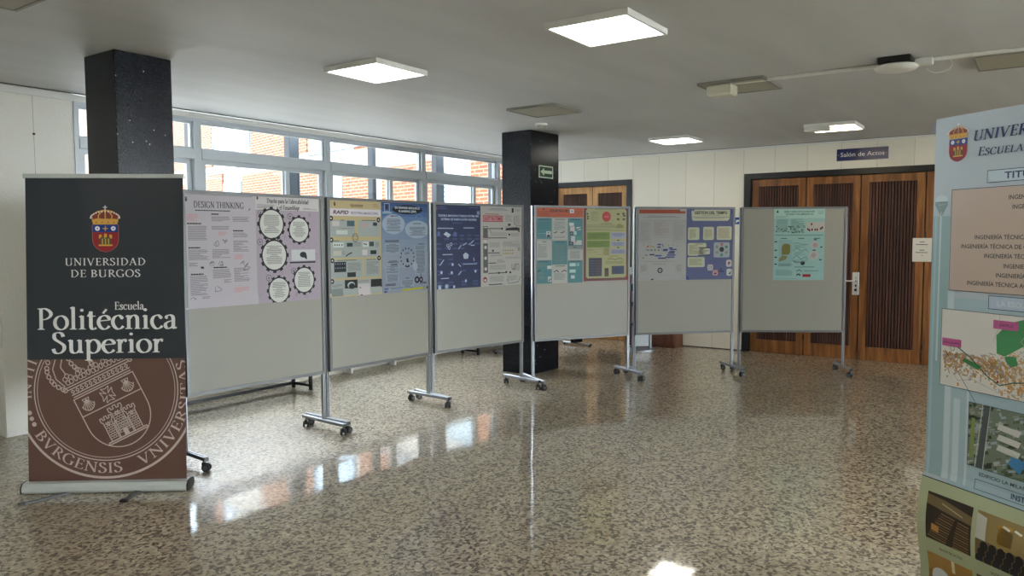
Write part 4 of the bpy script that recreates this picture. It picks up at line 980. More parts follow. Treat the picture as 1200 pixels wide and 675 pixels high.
# 3 rapid prototyping
S = Sheet((0, 0, 1, 1.43)); cb, bx = ink('bfb391'), ink('a9b0ac'); dk = ink('20242b')
S.rect(.02, yd(.25), 1, yd(.145), ink('cfccd0')); S.layer(); crest_small(S, .12, yd(.07), .035, False); S.lines(.40, yd(.12), .66, yd(.08), ink('6a5348'), .022, .012, 'c'); S.lines(.84, yd(.12), .96, yd(.06), ink('a08f70'), .02, .008)
S.text('RAPID', .23, yd(.222), .050, ink('5e1f3a'), w=.28, shear=.25, bold=.03); S.text('PROTOTYPING & MANUFACTURING', .68, yd(.222), .036, ink('3b4370'), w=.52, bold=.01)
S.layer()
for x0, y0, x1, y1 in ((.03, .55, .49, .31), (.55, .55, .97, .31), (.03, .86, .97, .61), (.03, 1.16, .62, .89), (.66, 1.16, .97, .89), (.02, 1.42, .98, 1.19)): S.rect(x0, yd(y0), x1, yd(y1), bx)
S.layer()
for x0, y0, x1, y1, c in ((.07, .40, .20, .33, 'c9bfc0'), (.34, .40, .48, .32, '56717c'), (.14, .52, .35, .46, 'c5c9c6'), (.61, .42, .72, .34, 'bcaaa8'), (.74, .42, .82, .34, 'b0b4b4'), (.84, .39, .92, .34, '3a4550'), (.08, .71, .27, .64, 'cbcfcc'), (.33, .70, .44, .645, '1f4f52'),
    (.08, .83, .23, .76, 'c0bdb2'), (.63, .71, .75, .63, 'c4c8c5'), (.76, .70, .85, .63, '4c585c'), (.62, .83, .72, .75, 'cac6c4'), (.78, .82, .90, .76, '2a3438'), (.09, 1.07, .31, .92, '1d2430'), (.33, 1.15, .49, 1.08, '2b2e30'),
    (.28, 1.35, .52, 1.19, '17191d'), (.78, 1.35, 1.0, 1.20, '181c26'), (.53, 1.43, .76, 1.26, 'c8c0c2'), (.03, 1.42, .24, 1.31, '8f9694')):
    S.rect(x0, yd(y0), x1, yd(y1), ink(c))
S.layer(); S.ring(.49, yd(.57), .05, .058, dk, 24, 1.1); S.box(.46, yd(.60), .52, yd(.54), dk, .005)
for x, y in ((.05, .29), (.05, .60), (.06, .90), (.05, 1.20), (.95, .30), (.95, .88)): S.disc(x, yd(y), .036, dk, .036, 20); 
S.layer()
for x, y in ((.05, .29), (.05, .60), (.06, .90), (.05, 1.20), (.95, .30), (.95, .88)): S.disc(x, yd(y), .014, ink('c8c8c0'), .014, 10)
S.disc(.40, yd(1.27), .07, ink('b9c2c4'), .05); S.layer(); S.disc(.41, yd(1.285), .06, ink('17191d'), .045)
for x, y in ((.57, 1.33), (.69, 1.38), (.58, 1.42)): S.disc(x, yd(y), .026, dk, .022, 10)
for i in range(5):
    for j in range(2): S.disc(.12+.04*i, yd(.95+.06*j), .010, ink('8d97a8'), .012, 8)
for x in (.11, .15, .19, .24): S.disc(x, yd(.675), .011, dk, .014, 8)
S.line([(.31, yd(.84)), (.36, yd(.81)), (.42, yd(.79))], .016, dk); S.line([(.65, yd(.66)), (.71, yd(.67))], .014, dk)
for x0, y0, x1, y1 in ((.22, .33, .33, .31), (.62, .325, .90, .305), (.07, .625, .38, .61), (.14, .91, .55, .895), (.70, .91, .90, .895)): S.lines(x0, yd(y0), x1, yd(y1), ink('54503f'), .02, .009)
for x0, y0, x1, y1 in ((.20, .44, .46, .43), (.45, .70, .60, .64), (.88, .72, .96, .64), (.34, 1.06, .60, .94), (.70, 1.12, .95, .93), (.05, 1.30, .24, 1.25), (.79, 1.42, .97, 1.37), (.24, .82, .30, .77), (.53, 1.24, .75, 1.21)): S.lines(x0, yd(y0), x1, yd(y1), tx2, .016, .007)
pin(S, cb, 1, .014, 1.861, 'poster', 'cream poster headed RAPID with rows of small photos and numbered dots', .5)
# 4 ERP
S = Sheet((0, 0, 1, 1.43))
for k_, (y0, c) in enumerate(((0, '4a6a96'), (.08, '5676a0'), (.16, '6682aa'), (.24, '758fb0'), (.34, '8397b2'), (.46, '8f9eb2'), (.60, '98a3b2'), (.80, '9fa7b2'), (1.05, '9aa1ae'))): S.rect(0, 0, 1, yd(y0), ink(c)); S.layer()
crest_small(S, .11, yd(.08), .05); S.box(.06, yd(.17), .17, yd(.04), ink('b9c2cc'), .008); S.rect(.02, yd(.20), .22, yd(.17), ink('9eb0bc')); dk = ink('191c24')
S.disc(.55, yd(.13), .33, dk, .072, 36); S.layer(); S.text('ENTERPRISE RESOURCE', .55, yd(.118), .034, ink('cfd6dc'), w=.54, bold=.02); S.text('PLANNING (ERP)', .55, yd(.172), .034, ink('cfd6dc'), w=.38, bold=.02)
lt = ink('a9b6c2'); S.disc(.25, yd(.36), .24, lt, .155, 36); S.disc(.76, yd(.44), .27, lt, .145, 36); S.layer()
S.lines(.10, yd(.47), .40, yd(.28), tx, .018, .008, 'c'); S.lines(.58, yd(.55), .95, yd(.40), tx, .018, .008, 'c')
S.rect(.19, yd(.245), .24, yd(.225), ink('b05a2c')); S.lines(.24, yd(.245), .34, yd(.225), ink('2c4fa0'), .02, .012)
for x0, y0, x1, y1 in ((.06, .64, .36, .61), (.12, .96, .34, .93), (.66, .36, .86, .34), (.78, .69, .92, .67), (.44, 1.23, .62, 1.21), (.06, 1.33, .28, 1.29), (.80, 1.32, .96, 1.29), (.18, 1.01, .32, .98)): S.lines(x0, yd(y0), x1, yd(y1), dk, .018, .011, 'c')
for x0, y0, x1, y1 in ((.08, .82, .36, .67), (.08, 1.12, .34, 1.02), (.09, 1.25, .33, 1.15), (.72, 1.15, .93, .77), (.40, 1.38, .66, 1.25), (.14, 1.38, .44, 1.35), (.70, .76, .93, .71)):
    S.rect(x0-.02, yd(y0+.012), x1+.02, yd(y1-.012), ink('9eabb6')); S.layer(); S.lines(x0, yd(y0), x1, yd(y1), tx, .018, .008, 'c')
for i in range(14):
    a = 2*PI*i/14; S.disc(.53+.145*math.cos(a), yd(.88)+.14*math.sin(a), .014, dk, .014, 8)
S.text('ERP', .53, yd(.835), .03, dk, w=.10); S.disc(.53, yd(.92), .022, dk); S.disc(.54, yd(.95), .03, dk, .014); S.rect(.49, yd(1.04), .57, yd(1.02), dk)
S.ring(.74, yd(1.25), .025, .055, dk, 24); S.ring(.83, yd(1.25), .02, .045, dk, 24); S.line([(.82, yd(1.15)), (.84, yd(1.21))], .012, dk)
S.disc(.70, yd(1.03), .05, lt, .07); S.ring(.80, yd(.24), .07, .075, lt, 30, .5); S.text('SAP', .08, yd(1.38), .028, ink('2c3c88'), w=.09, bold=.03); S.poly([(.42, yd(1.42)), (.42, yd(1.385)), (.92, yd(1.37)), (.92, yd(1.40))], ink('b9b83c'))
S.rect(.03, yd(1.42), .09, yd(1.40), ink('2c3c88')); S.disc(.90, yd(1.385), .022, ink('5a606c')); S.disc(.97, yd(1.385), .022, ink('5a606c'))
pin(S, ink('4a6a96'), 1, .594+.020, 1.861, 'poster', 'blue poster headed ENTERPRISE RESOURCE PLANNING with two pale ovals')
# 5 FMS
S = Sheet((0, 0, 1, 1.43)); w1, w2 = ink('b9c6dc'), ink('5f77a4'); crest_small(S, .04, yd(.07), .04, False)
S.lines(.08, yd(.11), .26, yd(.05), w2, .03, .01); S.lines(.74, yd(.08), .97, yd(.05), w2, .025, .009); S.rect(.92, yd(.17), .98, yd(.11), ink('8a99b4'))
S.text('FLEXIBLE MANUFACTURING SYSTEM FMS', .52, yd(.215), .034, w1, w=.88, bold=.02); S.text('SISTEMAS DE FABRICACIÓN FLEXIBLE', .52, yd(.275), .034, w1, w=.78, bold=.02); S.lines(.38, yd(.33), .62, yd(.315), w2, .02, .009)
for x0, y0, x1 in ((.06, .41, .42), (.62, .40, .88), (.16, .85, .38), (.60, 1.02, .92), (.12, 1.25, .38)): S.lines(x0, yd(y0+.014), x1, yd(y0-.006), w1, .03, .014)
R = random.Random(8)
for x in (.08, .25, .42, .58, .75, .92):
    for y in (.52, .58, .66, .74):
        if R.random() < .85: S.lines(x-.055, yd(y+.03), x+.055, yd(y), w2, .016, .007, 'c')
for x in (.10, .33, .62, .88):
    for y in (.92, 1.0, 1.12, 1.17, 1.31, 1.36):
        if R.random() < .8: S.lines(x-.06, yd(y+.03), x+.06, yd(y), w2, .016, .007, 'c')
S.disc(.08, yd(.50), .03, w2, .04); S.poly([(.18, yd(.51)), (.24, yd(.47)), (.34, yd(.52)), (.28, yd(.565))], ink('c9d2de')); S.disc(.43, yd(.51), .04, w2, .04)
for x, y in ((.34, .68), (.30, .74), (.27, .70)): S.ring(x, yd(y), .018, .028, w1, 16)
for x0, y0, x1, y1 in ((.50, .76, .56, .70), (.60, .70, .68, .66), (.74, .69, .84, .62), (.78, .70, .86, .70), (.10, 1.03, .18, .94), (.50, 1.02, .55, 1.06), (.50, 1.20, .56, 1.14), (.84, .92, .85, .97)): S.line([(x0, yd(y0)), (x1, yd(y1))], .014, w1)
S.poly([(.60, yd(.86)), (.66, yd(.82)), (.73, yd(.86)), (.71, yd(.93)), (.62, yd(.93))][::-1], ink('b9c2cc'))
for x, y in ((.37, 1.02), (.13, 1.15), (.35, 1.16), (.66, 1.31), (.88, 1.15), (.10, 1.40), (.24, 1.39), (.40, 1.40)): 
    S.disc(x, yd(y), .022, w1, .026, 12)
for a in range(0, 180, 30): S.line([(.24-.045*math.cos(math.radians(a)), yd(1.39)-.045*math.sin(math.radians(a))), (.24+.045*math.cos(math.radians(a)), yd(1.39)+.045*math.sin(math.radians(a)))], .008, w1)
S.rect(.06, yd(1.43), .12, yd(1.36), w1)
pin(S, ink('213663'), 2, .018, 1.857, 'poster', 'navy blue poster on flexible manufacturing with small white icons')
# 6 just in time
S = Sheet((0, 0, 1, 1.43)); gr, rd, yl = ink('6e6e6c'), ink('9c2f38'), ink('a98f34'); dk = ink('2d2c2e')
S.lines(.16, yd(.10), .66, yd(.05), ink('7d8a98'), .024, .011, 'c'); S.rect(.74, yd(.12), .79, yd(.04), dk); S.lines(.82, yd(.10), .96, yd(.05), tx2, .02, .007)
S.lines(.10, yd(.165), .46, yd(.15), rd, .02, .012); S.rect(.05, yd(.29), .52, yd(.18), ink('c99aa0')); S.layer(); S.box(.05, yd(.29), .52, yd(.18), rd, .012); S.text('JUST IN TIME', .285, yd(.265), .060, rd, w=.42, bold=.02)
S.rect(.05, yd(.58), .16, yd(.37), gr); S.rect(.05, yd(1.19), .16, yd(.67), gr); S.layer(); S.rect(.07, yd(.40), .14, yd(.385), ink('d0cec8'))
for y in (.64, .74, .93, 1.12): S.disc(.105, yd(y), .032, ink('c8c5be'), .030, 16)
S.box(.02, yd(.60), .17, yd(.54), rd, .006); S.disc(.09, yd(1.31), .045, rd, .05); S.layer(); S.disc(.09, yd(1.32), .022, ink('d5d2cc'))
for y, x1 in ((.41, .50), (.575, .62), (.84, .44), (1.02, .36), (1.20, .60), (1.40, .50)): S.rect(.17, yd(y+.007), x1, yd(y-.007), dk)
for x, y in ((.50, .41), (.68, .515), (.28, .80), (.60, 1.19), (.42, 1.20), (.70, 1.20)): S.disc(x, yd(y), .024, dk, .02, 10)
S.poly([(.58, yd(.44)), (.92, yd(.44)), (.95, yd(.40)), (.86, yd(.38)), (.60, yd(.40))][::-1], dk); S.disc(.92, yd(.45), .02, dk)
for x0, y0, x1, y1 in ((.58, .29, .76, .17), (.82, .35, .96, .16), (.58, .40, .80, .36), (.22, .55, .66, .48), (.72, .55, .92, .49), (.20, .74, .46, .66), (.52, .74, .96, .64), (.22, .92, .52, .87), (.58, .96, .96, .92), (.38, 1.02, .58, .96), (.20, 1.15, .62, 1.06), (.76, 1.18, .96, 1.06), (.20, 1.36, .56, 1.26), (.62, 1.36, .90, 1.26), (.20, 1.42, .60, 1.41)): S.lines(x0, yd(y0), x1, yd(y1), ink('8f9290'), .017, .007)
for i in range(10): S.disc(.54+.055*(i % 5), yd(.80+.055*(i//5)), .017, yl, .015, 8)
for P in ([(.80, .18), (.80, .32), (.86, .36), (.98, .36)], [(.20, .42), (.24, .48)], [(.74, 1.05), (.74, 1.14), (.82, 1.14), (.82, 1.05), (.92, 1.05)], [(.62, 1.32), (.66, 1.40), (.9, 1.38), (.96, 1.28)]): S.line([(x, yd(y)) for x, y in P], .008, dk)
S.poly([(.64, yd(.32)), (.72, yd(.32)), (.70, yd(.36)), (.66, yd(.36))][::-1], dk); S.ring(.92, yd(.78), .018, .03, ink('5f6a40'), 16)
pin(S, ink('b9b7b2'), 2, .594+.010+.014, 1.857, 'poster', 'white poster headed JUST IN TIME in a red box with a grey timeline')
# 7 orange and teal
S = Sheet((0, 0, 1, 1.43)); tl, og, wc, dk = ink('5a8f93'), ink('c06a3c'), ink('b9bab4'), ink('24292c')
S.rect(0, yd(.20), 1, yd(0), og); S.layer(); S.text('SCRUM PARA FMS', .49, yd(.105), .052, dk, w=.38, bold=.03); S.lines(.44, yd(.17), .66, yd(.15), ink('8a4a28'), .02, .009)
S.poly([(.72, yd(.12)), (.80, yd(.12)), (.80, yd(.05)), (.72, yd(.05))], ink('d5d8da')); S.lines(.04, yd(.18), .30, yd(.09), ink('9a5430'), .02, .009); S.lines(.86, yd(.15), .98, yd(.08), ink('9a5430'), .02, .009); S.disc(.16, yd(.05), .016, ink('5a2c1a'))
S.disc(.76, yd(.085), .02, dk)
for x0, y0, x1, y1, c in ((.01, .60, .33, .22, tl), (.35, .62, .66, .22, wc), (.68, .80, .99, .22, tl), (.0, .99, .33, .63, wc), (.34, 1.08, .66, .64, tl), (.68, 1.0, .99, .74, wc), (.01, 1.43, .33, 1.0, tl), (.34, 1.43, .66, 1.09, wc), (.67, 1.43, .99, 1.01, tl)):
    S.rect(x0, yd(y0), x1, yd(y1), c); 
S.layer()
for x0, y, x1 in ((.05, .235, .28), (.40, .235, .62), (.72, .235, .94), (.10, .65, .26), (.39, .655, .62), (.74, .755, .92), (.05, 1.015, .28), (.40, 1.105, .62), (.72, 1.02, .96)): S.lines(x0, yd(y+.035), x1, yd(y), dk, .024, .012, 'c')
for x0, y0, x1, y1 in ((.04, .42, .30, .29), (.04, .52, .20, .47), (.38, .45, .62, .28), (.04, .95, .24, .70), (.38, 1.05, .63, .72), (.72, .98, .95, .83), (.04, 1.12, .22, 1.06), (.05, 1.35, .20, 1.22), (.38, 1.38, .63, 1.24), (.38, .60, .62, .56)):
    S.lines(x0, yd(y0), x1, yd(y1), ink('84918f') if x0 > .3 or y0 > .9 else ink('3f7e84'), .017, .008)
for x0, y0, x1, y1, c in ((.22, .56, .31, .46, 'c3c8c6'), (.70, .36, .80, .30, 'cfd4d2'), (.72, .47, .82, .37, 'cfc4c4'), (.86, .44, .95, .38, 'bfd2cf'), (.72, .53, .78, .46, '1c2426'), (.80, .53, .86, .46, 'b9cfc9'), (.74, .66, .83, .55, 'cdc8ca'), (.86, .62, .97, .55, '5fa08e'), (.70, .72, .78, .65, '1c2426'), (.80, .72, .86, .66, 'c9b9bc'), (.86, .72, .97, .63, 'c6c9c6'),
    (.24, 1.16, .33, 1.10, 'cfd2cd'), (.25, 1.40, .32, 1.30, 'b9bcb6'), (.71, 1.12, .84, 1.06, 'bcd2ce'), (.71, 1.24, .84, 1.18, 'bcd2ce'), (.74, 1.35, .82, 1.29, 'c5d2ce'), (.86, 1.12, .92, 1.06, '8fb5b0')): S.rect(x0, yd(y0), x1, yd(y1), ink(c))
S.layer(); S.disc(.265, yd(.545), .035, dk, .022); S.disc(.265, yd(.49), .014, dk)
for P in ([(.38, .49), (.45, .47)], [(.52, .49), (.60, .47)], [(.38, 1.22), (.44, 1.19), (.48, 1.22)], [(.54, 1.22), (.60, 1.19), (.64, 1.21)], [(.04, 1.21), (.09, 1.18)], [(.86, .43), (.95, .40)], [(.27, 1.38), (.31, 1.35)]): S.line([(x, yd(y)) for x, y in P], .016, dk)
for x, y in ((.75, .50), (.74, .69)): S.disc(x, yd(y), .012, ink('c9d0d0'))
S.line([(.04, yd(.50)), (.30, yd(.50))], .006, ink('9dc4c6')); S.line([(.02, yd(1.27)), (.32, yd(1.27))], .006, ink('3f7e84'))
pin(S, ink('a9aca6'), 3, .018, 1.860, 'poster', 'poster with orange header over teal and white text blocks')
# 8 red frame yellow green
S = Sheet((0, 0, 1, 1.43)); S.rect(.035, .035, .965, 1.395, ink('4e3a2c')); S.layer(); S.rect(.05, .05, .95, 1.38, ink('b2b187')); S.layer(); dr = ink('8c2424')
for x, y, sx, sy in ((0, 0, 1, 1), (1, 0, -1, 1), (0, 1.43, 1, -1), (1, 1.43, -1, -1)):
    S.poly([(x, y), (x+sx*.11, y), (x+sx*.07, y+sy*.07), (x, y+sy*.11)], dr)
S.layer(); dk = ink('2b2c24'); S.disc(.50, yd(.20), .095, ink('bb3222'), .098, 32); S.layer(); S.text('JIDOKA', .50, yd(.215), .028, ink('e0b0a0'), w=.12)
S.lines(.25, yd(.07), .75, yd(.055), ink('6d6c48'), .02, .009); S.lines(.36, yd(.345), .64, yd(.33), dk, .02, .01)
for x, y in ((.08, .15), (.09, .20), (.09, .24)): S.disc(x, yd(y), .02, dk, .018, 10)
for x0, y0, x1, y1 in ((.15, .28, .32, .11),): S.lines(x0, yd(y0), x1, yd(y1), ink('8f8f66'), .02, .008)
for x, y in ((.76, .15), (.88, .14), (.90, .18), (.76, .25), (.89, .25)): S.disc(x, yd(y), .035, ink('6a6b40'), .02, 12)
S.poly([(.70, yd(.42)), (.90, yd(.42)), (.86, yd(.36)), (.76, yd(.33))][::-1], ink('9a9268'))
S.lines(.06, yd(.41), .94, yd(.36), ink('84855e'), .02, .009); S.lines(.06, yd(.47), .94, yd(.44), ink('84855e'), .02, .009)
gn = ink('7d932e')
for a, b in ((.50, .64), (.66, .79)): S.rect(.07, yd(b), .57, yd(a), gn)
for a, b in ((.50, .62), (.68, .77), (.82, .92)): S.rect(.59, yd(b), .93, yd(a), ink('a8aab8'))
S.layer()
for a in (.52, .70, .84): S.lines(.61, yd(a+.07), .91, yd(a), ink('7a7c8c'), .018, .009, 'c')
for a in (.53, .69): S.lines(.10, yd(a+.09), .54, yd(a), ink('6a7d28'), .022, .009)
for y in (.645, .785): S.poly([(.73, yd(y)), (.80, yd(y)), (.765, yd(y+.03))][::-1], dk)
S.box(.27, yd(.93), .43, yd(.82), ink('8c8c62'), .005); S.rect(.44, yd(.94), .56, yd(.80), ink('9c9a6a')); S.line([(.06, yd(.885)), (.27, yd(.885))], .005, ink('8c8c62')); S.lines(.08, yd(.86), .22, yd(.82), ink('8c8c62'), .02, .009)
S.rect(.11, yd(1.34), .40, yd(.99), ink('1d2a44')); S.rect(.46, yd(1.35), .55, yd(1.19), ink('2c2420')); S.rect(.62, yd(1.31), .90, yd(1.15), ink('26375e')); S.layer()
S.lines(.13, yd(1.32), .24, yd(1.04), ink('5f78a0'), .05, .010); S.lines(.26, yd(1.32), .38, yd(1.04), ink('94584a'), .05, .010); S.lines(.47, yd(1.33), .54, yd(1.22), ink('8c4a3a'), .025, .009)
S.line([(.52, yd(1.03)), (.60, yd(1.0)), (.70, yd(1.03)), (.80, yd(1.0)), (.88, yd(1.03))], .010, ink('6f5a2c')); S.lines(.48, yd(1.12), .90, yd(1.06), ink('8c8c62'), .02, .009); S.lines(.56, yd(.97), .78, yd(.955), ink('6f6a44'), .02, .009)
pin(S, ink('7c3a34'), 3, .594+.026, 1.872, 'poster', 'yellow-green poster with dark red frame, red corners and a red disc')
# 9 white with blue mosaic
S = Sheet((0, 0, 1, 1.43)); S.rect(.02, yd(.11), .98, yd(.03), ink('a8572c')); S.layer(); S.rect(.86, yd(.065), 1, yd(.0), ink('b0b0ae')); S.disc(.86, yd(.05), .012, ink('23232a'))
S.lines(.05, yd(.20), .92, yd(.16), ink('8d9098'), .022, .010, 'c'); lg = ink('8b8c8c')
for x0, y0, x1, y1 in ((.02, .68, .27, .245), (.32, .58, .68, .245), (.72, .68, .98, .245)): S.box(x0, yd(y0), x1, yd(y1), lg, .005); S.lines(x0+.02, yd(y0-.03), x1-.02, yd(y1+.03), ink('96979a') if x0 != .32 else ink('a38f8f'), .0165, .007)
S.layer(); bl = ink('34589a'); bl2 = ink('27407c')
R = random.Random(2)
for x0, y, x1 in ((.40, .76, .47), (.40, .71, .48), (.64, .78, .72), (.52, .81, .62), (.66, .81, .80), (.65, .85, .76), (.62, .88, .76), (.60, .92, .78), (.57, .96, .76), (.24, .91, .34), (.35, .93, .49), (.42, .98, .58), (.52, .83, .61), (.50, .72, .52)): S.rect(x0, yd(y+.022), x1, yd(y-.004), R.choice((bl, bl, bl2)))
for i in range(16): S.disc(.12+.74*i/16, yd(.72+.10*abs(math.sin(i*1.7))), .008, bl2, .008, 8)
for i in range(12): S.disc(R.uniform(.12, .82), yd(R.uniform(.68, 1.02)), .008, R.choice((bl2, ink('6a4a50'))), .008, 8)
for x in (.21, .28, .35, .43): S.rect(x-.02, yd(.84), x+.02, yd(.82), ink('5a6068'))
S.disc(.20, yd(.76), .02, ink('b5793a')); S.rect(.26, yd(.77), .33, yd(.75), ink('b59a4a')); S.disc(.11, yd(.98), .012, ink('23232a')); S.rect(.14, yd(.935), .20, yd(.92), ink('7a6f7a'))
S.rect(.10, yd(1.055), .76, yd(1.05), lg); S.lines(.30, yd(1.12), .62, yd(1.10), lg, .02, .008)
for x0, x1 in ((.04, .20), (.78, .94)): S.box(x0, yd(1.29), x1, yd(1.11), ink('a0a09e'), .004); S.lines(x0+.02, yd(1.27), x1-.02, yd(1.13), lg, .017, .007)
S.disc(.46, yd(1.23), .055, ink('20222a'), .055); S.layer(); S.disc(.46, yd(1.23), .030, ink('b9bcc2')); S.layer(); S.disc(.46, yd(1.23), .014, ink('20222a'))
S.rect(.27, yd(1.42), .32, yd(1.36), ink('40424a')); S.lines(.38, yd(1.40), .56, yd(1.38), lg, .02, .014); S.disc(.65, yd(1.39), .02, lg); S.rect(.28, yd(1.335), .66, yd(1.33), lg)
pin(S, ink('b4b4b2'), 4, .026, 1.858, 'poster', 'white poster with an orange bar on top and a blue mosaic chart', .4)
# 10 gestion del tiempo
S = Sheet((0, 0, 1, 1.43)); cr = ink('c3c4ae'); dk = ink('1a1c28'); vi = ink('3f3f90'); crd = ink('8c8f86')
S.poly([(.13, yd(.26)), (.87, yd(.26)), (.91, yd(.22)), (.92, yd(.04)), (.12, yd(.04)), (.10, yd(.08)), (.11, yd(.22))], cr); S.layer()
S.text('GESTIÓN DEL TIEMPO', .51, yd(.127), .056, dk, w=.70, bold=.035); S.lines(.28, yd(.17), .72, yd(.145), crd, .02, .009, 'c'); S.rect(.12, yd(.19), .90, yd(.182), ink('5d6290')); S.lines(.16, yd(.235), .86, yd(.205), crd, .022, .010)
def rb(x0, y0, x1, y1, c=cr):
    r = .02; S.poly([(x0+r, yd(y0)), (x1-r, yd(y0)), (x1, yd(y0)+r), (x1, yd(y1)-r), (x1-r, yd(y1)), (x0+r, yd(y1)), (x0, yd(y1)-r), (x0, yd(y0)+r)], c)
for b in ((.03, .64, .27, .39), (.35, .64, .58, .38), (.64, .64, .96, .37), (.03, .95, .42, .70), (.03, 1.18, .39, .98)): rb(*b)
rb(.58, .99, .92, .69, ink('a9b0b4')); rb(.26, .93, .50, .80, ink('c8c8c0')); S.layer()
for x0, y0, x1, y1 in ((.06, .61, .21, .43), (.38, .61, .55, .43), (.67, .61, .93, .41), (.06, .92, .26, .74), (.06, 1.15, .35, 1.01)): S.lines(x0, yd(y0), x1, yd(y1), ink('8a9076') if x0 < .6 else ink('a3907c'), .017, .008)
S.rect(.26, yd(.805), .50, yd(.785), dk); S.lines(.38, yd(.88), .48, yd(.85), ink('33508c'), .02, .012); S.rect(.25, yd(.95), .50, yd(.935), dk); S.rect(.18, yd(.725), .36, yd(.715), ink('55604a'))
S.disc(.75, yd(.83), .05, dk, .05, 24)
for x, y, c in ((.75, .73, 'b07a80'), (.85, .78, '5f8a70'), (.85, .89, '8a9a8c'), (.75, .94, '4f9080'), (.65, .89, '8f9a90'), (.65, .78, '8a9a88')): S.disc(x, yd(y), .032, ink(c), .03, 16)
for x0, y0, x1, y1, c in ((.45, 1.25, .57, 1.13, 'bfb9bc'), (.56, 1.35, .68, 1.24, 'c09aa0'), (.85, 1.18, .97, 1.04, 'c3bfc0'), (.86, 1.36, .98, 1.22, 'c0c3c4')): rb(x0, y0, x1, y1, ink(c))
S.layer(); S.box(.48, yd(1.22), .54, yd(1.17), ink('5a8a68'), .008); S.disc(.62, yd(1.31), .03, dk, .014); S.rect(.89, yd(1.14), .92, yd(1.08), ink('9a4a34')); S.disc(.93, yd(1.10), .014, dk); S.poly([(.90, yd(1.33)), (.95, yd(1.33)), (.95, yd(1.26))], ink('55605c'))
S.line([(.68, yd(1.27)), (.80, yd(1.27))], .018, dk); S.line([(.73, yd(1.20)), (.75, yd(1.27))], .018, dk); S.lines(.46, yd(1.12), .80, yd(1.05), ink('5d6290'), .022, .009, 'c'); S.lines(.45, yd(1.31), .56, yd(1.29), vi, .02, .012)
for x, y in ((.14, .05), (.10, .03), (.93, .03), (.97, .04), (.95, .08), (.97, .11), (.03, 1.40), (.05, 1.42), (.02, 1.37)): S.disc(x, yd(y), .018, vi, .02, 8)
for x, y in ((.31, .51), (.62, .51), (.93, .68)): S.disc(x, yd(y), .014, ink('8a3a60'), .014, 8)
pin(S, ink('686f94'), 4, .594+.030, 1.862, 'poster', 'violet blue poster headed GESTIÓN DEL TIEMPO with rounded cream boxes')
# 11 pale green
S = Sheet((0, 0, 1, 1.43)); wt = ink('b5d0c9'); dk = ink('2a3a3c'); S.rect(0, yd(.19), 1, yd(0), wt); S.layer()
S.text('DISEÑO Y FABRICACIÓN DE UN PROTOTIPO', .50, yd(.075), .030, ink('3f5556'), w=.60, bold=.02); S.text('DE ROBOT CON IMPRESIÓN 3D', .50, yd(.125), .030, ink('3f5556'), w=.54, bold=.02)
S.poly([(.04, yd(.08)), (.07, yd(.02)), (.09, yd(.08))], dk); S.lines(.03, yd(.18), .30, yd(.15), ink('7d9894'), .02, .008); S.lines(.86, yd(.12), .98, yd(.04), ink('8faaa5'), .02, .008)
S.lines(.05, yd(.48), .29, yd(.21), ink('7c938f'), .019, .009, seed=3); S.lines(.33, yd(.48), .60, yd(.21), ink('7c938f'), .019, .009, seed=4)
R = random.Random(6)
for i in range(46): S.disc(R.uniform(.04, .60), yd(R.uniform(.34, .48)), .016, ink(R.choice(('5f7a6c', '86a08c', '4f6860'))), .012, 8)
S.rect(.64, yd(.46), 1, yd(.27), ink('c3bdb8')); S.rect(.03, yd(.535), .97, yd(.52), ink('7c9994')); S.layer()
for x, y, c in ((.67, .41, '902c2c'), (.70, .43, '2c2c30'), (.75, .42, '2c2c30'), (.74, .31, '7a3038'), (.81, .42, '8a3434'), (.85, .42, '2c2c30'), (.92, .40, '4a3438'), (.95, .38, '2c2c30')): S.rect(x-.014, yd(y+.022), x+.014, yd(y-.022), ink(c))
for x in (.20, .54, .85): S.rect(x-.06, yd(.60), x+.06, yd(.585), ink('54706d'))
for y in (.66, .83, .97, 1.11): S.rect(.02, yd(y+.01), .07, yd(y-.012), dk)
S.rect(.10, yd(1.16), .37, yd(.62), ink('9fbcb9')); S.layer(); S.poly([(.16, yd(.92)), (.30, yd(.92)), (.33, yd(.86)), (.33, yd(.74)), (.30, yd(.70)), (.20, yd(.70)), (.16, yd(.76))][::1], ink('8f8c50')); S.poly([(.11, yd(1.06)), (.24, yd(1.02)), (.28, yd(.95)), (.18, yd(.93)), (.11, yd(1.0))], ink('96966a'))
for y0, y1 in ((.72, .68), (.86, .78), (1.02, .93)): 
    S.line([(.38, yd(y0-.02)), (.46, yd(y1)), (.54, yd(y0-.01)), (.64, yd(y1+.03)), (.67, yd(y0))], .007, ink('3f5556')); S.lines(.40, yd(y0+.06), .66, yd(y0+.01), ink('7c9994'), .02, .008)
S.line([(.38, yd(1.03)), (.46, yd(1.08)), (.55, yd(1.07))], .010, dk); S.disc(.58, yd(1.09), .045, ink('3f4c50'), .04, 12)
S.disc(.81, yd(.72), .09, ink('bcc0bd'), .08, 28); S.disc(.79, yd(.93), .10, ink('bcc0bd'), .10, 28); S.layer(); S.disc(.82, yd(.73), .05, ink('b7a9a8')); S.disc(.79, yd(.93), .05, ink('b7a9a8')); S.rect(.79, yd(.63), .85, yd(.61), dk); S.rect(.77, yd(.84), .83, yd(.82), dk); S.rect(.92, yd(.78), .96, yd(.755), dk); S.rect(.90, yd(1.03), .95, yd(1.01), dk)
S.lines(.42, yd(1.18), .82, yd(1.16), ink('54706d'), .02, .012); S.lines(.05, yd(1.36), .40, yd(1.22), ink('84a3a0'), .018, .008); S.lines(.10, yd(1.16), .36, yd(1.10), ink('6a8684'), .018, .008)
